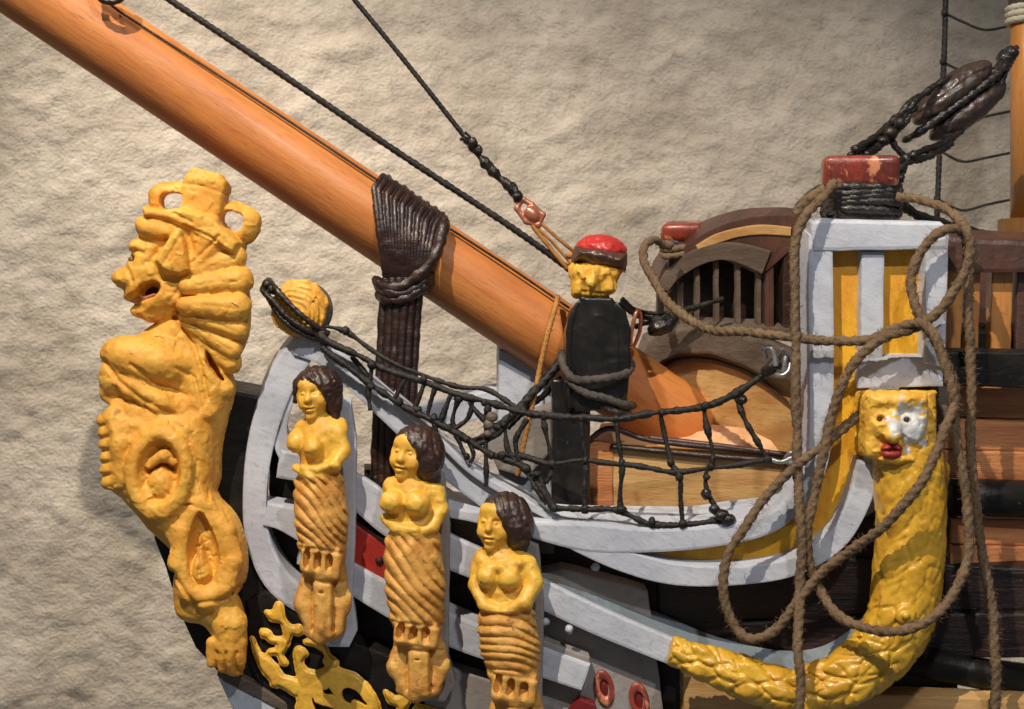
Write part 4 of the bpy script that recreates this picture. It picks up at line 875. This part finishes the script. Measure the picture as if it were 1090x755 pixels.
# ================================================================ cathead bracket: painted face and leaf garland
def face_garland():
    Y0 = -1.6
    root = thing('carved_garland_bracket', P(965, 740, Y0), 'yellow carved bracket with a red-lipped square face above a curving garland of leaves', 'carved bracket')
    pts = [(966, 480), (968, 520), (970, 560), (967, 600), (963, 640), (952, 674), (926, 706), (893, 727), (850, 739), (800, 727), (758, 712), (712, 695)]
    rads = [36, 38, 36, 37, 36, 35, 32, 29, 25, 23, 20, 14]
    s = Sdf(680, 470, -60, 1020, 785, 60, 1.6)
    q = spline2([(a, b, (965-a)*.12) for a, b in pts], 5); rr = [x[0] for x in spline2([(r, 0) for r in rads], 5)]
    s.tube(q, [r*.95 for r in rr], 6)
    s.cap((1001, 500, 10), (1000, 560, 10), 12, 9, 5)
    rs = random.Random(3); L = 0; last = None; k = 0
    for i in range(2, len(q)-1):
        L += math.dist(q[i], q[i-1])
        if last is None or L-last > 22:
            last = L; dx, dy = q[i][0]-q[i-2][0], q[i][1]-q[i-2][1]; l = math.hypot(dx, dy); tx, ty = dx/l, dy/l; nx, ny = -ty, tx; r = rr[i]; k += 1
            for off in ((-.42, .50) if k % 2 else (-.66, .04, .68)):
                a = math.degrees(math.atan2(ty, tx))+off*34+rs.uniform(-12, 12); c = (q[i][0]+nx*off*r, q[i][1]+ny*off*r, q[i][2]-r*.93*math.sqrt(max(.05, 1-off*off))+3)
                e = rs.uniform(.85, 1.15); ar = math.radians(a); ca, sa = math.cos(ar), math.sin(ar); la, lb = (15*r/32+8)*e, 8*r/32+4.5
                low = q[i][1] > 640
                if abs(off) < .6: s.ell((c[0], c[1], c[2]+(1.8 if low else 4)), (la, lb, 8), a, 1.5)
                lp = [(c[0]+ca*u*la-sa*w*lb, c[1]+sa*u*la+ca*w*lb) for u, w in ((-1, 0), (-.5, .8), (.2, .95), (.8, .45), (1.15, 0), (.8, -.45), (.2, -.95), (-.5, -.8), (-1, 0))]
                s.groove(lp, 1.6, 1.9 if low else .9)
    s.torus((955, 649, -36), 7, 3.2, k=3); s.ell((955, 649, -40), (4, 4, 5), 0, 2)
    s.box((700, 694, 0), (16, 40, 70), 14, 1, 1, 'sub')
    s.lumpy(.5, 18, 9)
    sculpt('leaf_garland', s, Y0, M['garland'], root)
    h = Sdf(900, 400, -60, 1000, 500, 50, 1.3)
    h.box((948, 451, 0), (33, 35, 34), 0, 8, 3); h.ell((936, 452, -34), (15, 14, 9), 0, 6); h.ell((962, 456, -34), (12, 14, 8), 0, 6)
    h.box((986, 450, 12), (10, 34, 20), 0, 3, 3)
    h.cap((943, 440, -34), (941, 462, -42), 4, 8, 5); h.ell((948, 426, -32), (28, 9, 8), 0, 6)
    h.ell((929, 445, -38), (4, 3.8, 8), 0, 1.5, 'sub'); h.ell((957, 446, -38), (4, 3.8, 8), 0, 1.5, 'sub'); h.ell((948, 487, -30), (20, 6, 10), 0, 4)
    h.lumpy(.5, 14, 4); h.chisel(1.3, 10, 2)
    fm = M['yellow'].copy(); fm.name = 'chipped_yellow_paint'; N = fm.node_tree.nodes; Lk = fm.node_tree.links; b = N['Principled BSDF']
    old = b.inputs['Base Color'].links[0].from_socket; tc = N.new('ShaderNodeTexCoord'); sp = N.new('ShaderNodeVectorMath'); sp.operation = 'DISTANCE'
    face = sculpt('face', h, Y0-.02, fm, root)
    w0 = P(974, 450, Y0-.4)-wroot(face); sp.inputs[1].default_value = w0; Lk.new(tc.outputs['Object'], sp.inputs[0])
    nz = N.new('ShaderNodeTexNoise'); nz.inputs['Scale'].default_value = 11; nz.inputs['Detail'].default_value = 6; Lk.new(tc.outputs['Object'], nz.inputs[0])
    ma = N.new('ShaderNodeMath'); ma.operation = 'MULTIPLY_ADD'; ma.inputs[1].default_value = -.9; Lk.new(nz.outputs[0], ma.inputs[0]); Lk.new(sp.outputs['Value'], ma.inputs[2])
    mr = N.new('ShaderNodeMapRange'); mr.inputs[1].default_value = -.27; mr.inputs[2].default_value = -.23; mr.inputs[3].default_value = 1; mr.inputs[4].default_value = 0; Lk.new(ma.outputs[0], mr.inputs[0])
    mx = N.new('ShaderNodeMix'); mx.data_type = 'RGBA'; mx.inputs[7].default_value = (.58, .58, .56, 1); Lk.new(mr.outputs[0], mx.inputs[0]); Lk.new(old, mx.inputs[6]); Lk.new(mx.outputs[2], b.inputs['Base Color'])
    l = Sdf(920, 462, -56, 966, 494, -10, 1.1); l.ell((936, 475.5, -32), (6.5, 4.5, 7), -28, 2); l.ell((948, 475.5, -32), (6.5, 4.5, 7), 28, 2); l.ell((942, 482, -32), (10.5, 5, 7), 0, 2); l.groove([(930, 478), (942, 477), (954, 478)], 1.2, 1.8)
    sculpt('lips', l, Y0-.06, mat('dull_crimson_paint', (.36, .03, .025), (.22, .015, .015), rough=.5, vs=5, fleck=(.5, .4, .2), fleck_amt=-.02, fleck_s=9), face)
    for x in (929, 957):
        e = Sdf(x-7, 438, -50, x+7, 454, -20, 1.); e.ell((x, 445.5, -31), (3.6, 3.4, 4), 0, 1); sculpt('eye', e, Y0-.02, M['eyehole'], face)
face_garland()

# ================================================================ red topped timber heads
def timber_head(cx, y0, y1, hw, Y, label, back, low):
    root = thing('timber_head', P(cx, low, Y), label, 'timber head', 'red topped timber heads')
    c = P(cx, (y0+y1)/2+2, Y); hh = (y1-y0)/200
    box3('head_block', c, Vector((hw/100, -.05, 0)), Vector((.05, hw/110, .04)), Vector((0, -.04, hh)), M['redworn'], root, bev=.085)
    box3('neck', P(cx, (y1+low)/2, Y+.03), Vector((hw/100*.8, 0, 0)), Vector((0, hw/120, 0)), Vector((0, 0, (low-y1)/200+.06)), M['brown'], root, bev=.03)
    return root
t1 = timber_head(915, 165, 197, 37, side(915)+.28, 'red-topped square timber head wrapped in black rope above the pale frame', .3, 236)
for i in range(5):
    pts = []; c = P(917, 201+i*7.2, side(915)+.31)
    for k in range(28):
        a = 2*math.pi*k/26; ca, sa = math.cos(a), math.sin(a); e = 4; g = (abs(ca)**e+abs(sa)**e)**(-1/e)
        pts.append(c+Vector((ca*g*(.335+.01*(i % 2)), sa*g*.33, .03*math.sin(a+i)+.02*(k/26))))
    rope('black_turn', None, .045, M['tarwet'], t1, pts=resample(pts, .03), amp=.18, wob=.25)
t2 = timber_head(727, 234, 256, 23, 1.3, 'smaller worn red-topped timber head at the far end of the arched beam', .3, 282)
for i in range(2): rope('twine_turn', [(704, 262+i*7, 1.35), (710, 266+i*7, 1.06), (730, 263+i*7, 1.02), (746, 258+i*6, 1.1), (752, 256, 1.4)], .035, M['twine'], t2, fz=30, fl=.05)

# ================================================================ loose brown twine
TY = lambda x: side(x)
def twine(label, pts, r=.056, off=-.3, grp='loose brown twine looped over the bow', f=190):
    q = [(a, b, (side(min(max(a, 860), 1040))+off if a > 600 else .0)+(c[0] if c else 0)) for a, b, *c in pts]
    o = rope('brown_twine', q, r, M['twine'], fz=f, fl=.08, amp=.24, wob=.2, twist=3.2, wig=.03, strands=3); return tagit(o, label, 'twine', grp)
twine('brown twine hanging straight down over the left edge of the pale frame', [(888, 196, .3), (876, 212, .1), (860, 226, -.02), (851, 245), (847, 274), (846.5, 311), (845, 348), (847, 385), (848.5, 441), (849, 503), (852, 565, -.05), (851, 628, -.05), (849, 690, -.28), (852, 740, -.3), (853, 800, -.35)], .043, -.42)
twine('long brown twine from the far timber head across the frame, looping widely below the face', [(716, 262, 2.3), (708, 262, 2.25), (697, 256, 2.1), (686, 263, 2.0), (686, 280, 1.9), (692, 294, 1.7), (706, 316, 1.4), (729, 336, 1.0), (757, 349, .6), (798, 355, .2), (838, 358, 0), (882, 363, -.02), (923, 362, -.02), (952, 350, -.04), (978, 344, -.1), (997, 360, -.15), (1010, 408, -.15), (1018, 460, -.1), (1025, 510, -.1), (1030, 556, -.1), (1030, 594, -.1), (1016, 632, -.25), (990, 657, -.45), (957, 671, -.5), (919, 667, -.35), (886, 648, -.15), (866, 615, -.05), (858, 574, -.08), (868, 523, -.1), (884, 450, -.1), (898, 408, -.12), (915, 380, -.12), (940, 360, -.12), (972, 350, -.02), (992, 338, .02), (1008, 322, 0), (1026, 293, 0), (1033, 267, 0), (1027, 245, 0), (1008, 223, .1), (980, 213, .2), (954, 210, .3)], .043, -.36)
twine('brown twine forming the small upper loop on the frame and the low left loop', [(1030, 300, .2), (1034, 276, .15), (1030, 256, .1), (1014, 245, -.02), (993, 252, -.06), (978, 274, -.06), (970, 300, -.06), (973, 326, -.06), (984, 346, -.06), (1000, 370, -.08), (1011, 400, -.1), (1014, 430, -.15), (1007, 454, -.3), (994, 486, -.4), (973, 523, -.42), (940, 561, -.38), (907, 586, -.2), (873, 611, -.14), (848, 640, -.14), (823, 669, -.1), (798, 679, -.05), (780, 664, 0), (770, 630, 0), (776, 590, 0), (794, 561, 0), (815, 528, 0), (840, 503, -.1), (877, 473, -.06), (910, 446, .06), (930, 432, .2)], .043, -.34)
twine('brown twine hanging down at the right past the orange planks', [(1020, 236, .3), (1028, 262, .1), (1032, 308), (1031, 348), (1033, 422), (1034, 494), (1041, 557), (1051, 615), (1058, 674), (1060, 740), (1058, 800)], .043, -.2)
twine('short brown twine end leaving the far side of the wrapped timber head', [(884, 200, .35), (872, 206, .3), (858, 214, .3), (848, 226, .35)], .05, -.3)

# ================================================================ mast, shroud and tackle at the right edge
t = thing('mast', P(1090, 262, 2.2), 'orange varnished mast at the right edge with a cream rope collar', 'mast')
V, F = sweep([P(1097, -60, 2.2), P(1097, 240, 2.2)], .235, 40); mk('mast_pole', V, F, M['mast'], t)
V, F = sweep([P(1095, 234, 2.2), P(1095, 268, 2.2)], .36, 40); mk('mast_base', V, F, M['mast'], t)
V, F = sweep([P(1097, -40, 2.2), P(1097, 10, 2.2)], .255, 40); mk('dark_band', V, F, M['umber'], t)
for i in range(3):
    c = P(1097, 10+i*6.5, 2.2); pts = [c+Vector((math.cos(a)*.26, math.sin(a)*.26, 0)) for a in [2*math.pi*k/40 for k in range(41)]]
    rope('collar_turn', None, .04, M['cream'], t, pts=resample(pts, .03))
t = thing('shroud', P(1000, 240, 3.4), 'thin black shroud with sagging rope rungs in front of the plaster wall', 'rigging')
rope('shroud_line', [(1007, -20, 3.4), (1005, 60, 3.4), (1001, 140, 3.4), (997, 240, 3.4)], .034, M['tar'], t)
for a, b in ((14, 30), (66, 72), (120, 122), (160, 166), (212, 216)):
    x0 = 1006-a*.04; rope('rung', [(x0, a, 3.4), (1024, a+9 if a < 100 else a+12, 3.4), (1050, b+2 if a != 66 else 74, 3.4), (1084, b-5, 3.4)], .016, M['tar'], t)
    blobs('knot', [(P(x0, a, 3.38), .05)], M['tar'], t, a)
t = thing('tarred_tackle', P(930, 190, .2), 'big dark oiled wooden block lashed with glossy tarred rope above the wrapped timber head', 'rope block')
b = Sdf(950, 50, -36, 1090, 160, 36, 1.4)
b.ell((1012, 100, -6), (52, 19, 24), -37, 2); b.ell((1030, 118, 0), (50, 16, 24), -37, 2)
b.groove([(972, 146), (1000, 124), (1040, 98), (1064, 80)], 2.6, 4.5); b.groove([(966, 130), (990, 112), (1030, 84), (1056, 72)], 1.8, 1.5); b.lumpy(.6, 14, 3)
bo = sculpt('block_shell', b, .9, M['blockwood'], t)
rope('strop', [(962, 150, .8), (978, 141, .66), (1002, 124, .66), (1030, 104, .66), (1056, 84, .70), (1070, 70, .8), (1080, 56, 1.2)], .042, M['tarwet'], t, wob=.4)
for a in ([(902, 168, -.2), (922, 156, .1), (950, 134, .4), (980, 104, .5), (1000, 88, .6), (1022, 80, .75)], [(906, 162, -.2), (930, 146, .1), (955, 124, .4), (972, 108, .5), (990, 98, .58)], [(912, 172, -.2), (934, 158, .1), (958, 138, .35), (968, 124, .45)], [(920, 166, -.1), (940, 150, .2), (958, 128, .42), (974, 116, .5)],
          [(950, 178, -.1), (962, 172, .1), (984, 160, .4), (1010, 150, .6), (1024, 140, .8)], [(948, 188, -.1), (966, 176, .1), (990, 164, .4), (1014, 152, .62)], [(958, 192, 0), (964, 172, .2), (956, 158, .2), (950, 146, .2)], [(1060, 84, .8), (1068, 66, .9), (1076, 52, 1.4)], [(1066, 88, .8), (1074, 66, 1.0), (1082, 50, 1.4)]):
    rope('tarred_part', a, .036, M['tarwet'], t, wob=.4, amp=.16, wig=.05)
for i, (x, y, q) in enumerate([(948, 142, .075), (958, 132, .07), (940, 150, .07), (964, 170, .07), (972, 166, .06), (1070, 62, .09), (1076, 56, .08), (1066, 70, .07), (956, 186, .07), (930, 156, .06)]): blobs('lashing_knot', [(P(x, y, .15 if x < 1000 else .9), q)], M['tarwet'], t, i)
b = Sdf(838, 186, -16, 890, 236, 16, 1.2); b.ell((862, 214, 0), (24, 9, 12), -42, 3); b.groove([(848, 226), (876, 202)], 1.8, 2.5); b.lumpy(.4, 10, 3)
o = sculpt('small_block', b, -.4, M['blockwood']); tagit(o, 'small dark wooden block lying behind the left side of the wrapped timber head', 'rope block')
t = thing('black_lines', P(960, 215, .0), 'black rope running right and down from the wrapped timber head behind the twine loop', 'rope')
rope('rope_line', [(946, 212, -.9), (962, 220, -.6), (980, 231, -.3), (1010, 240, 0), (1060, 254, .6)], .05, M['tar'], t, wob=.3)
t = thing('deadeye_tackle', P(712, 352, .6), 'dark tarred tackle with a small black block between the red-capped post and the grille', 'tackle')
for a in ([(662, 318, .5), (676, 330, .6), (700, 334, .7), (730, 330, .5), (770, 318, .2)], [(660, 322, .5), (678, 336, .6), (702, 338, .7), (740, 326, .5)], [(676, 348, .8), (694, 342, .7), (720, 336, .6)], [(684, 344, .8), (706, 342, .7), (756, 322, .4)]): rope('tackle_line', a, .026, M['tar'], t, wob=.4)
b = Sdf(682, 326, -16, 726, 366, 16, 1.2); b.ell((704, 348, 0), (16, 9, 10), -20, 3); b.ell((712, 341, 2), (12, 7, 9), -20, 3); b.lumpy(.6, 9, 3); sculpt('block_shell', b, .5, M['tarwet'], t)
t = thing('rail_line', P(1050, 360, -.6), 'thin black lines crossing behind the balusters at the right', 'rope')
for a in ([(1006, 330, -.7), (1030, 344, -.7), (1060, 352, -.7), (1110, 356, -.7)], [(1008, 318, -.6), (1024, 336, -.6), (1044, 350, -.6)]): rope('thin_line', a, .02, M['tar'], t)
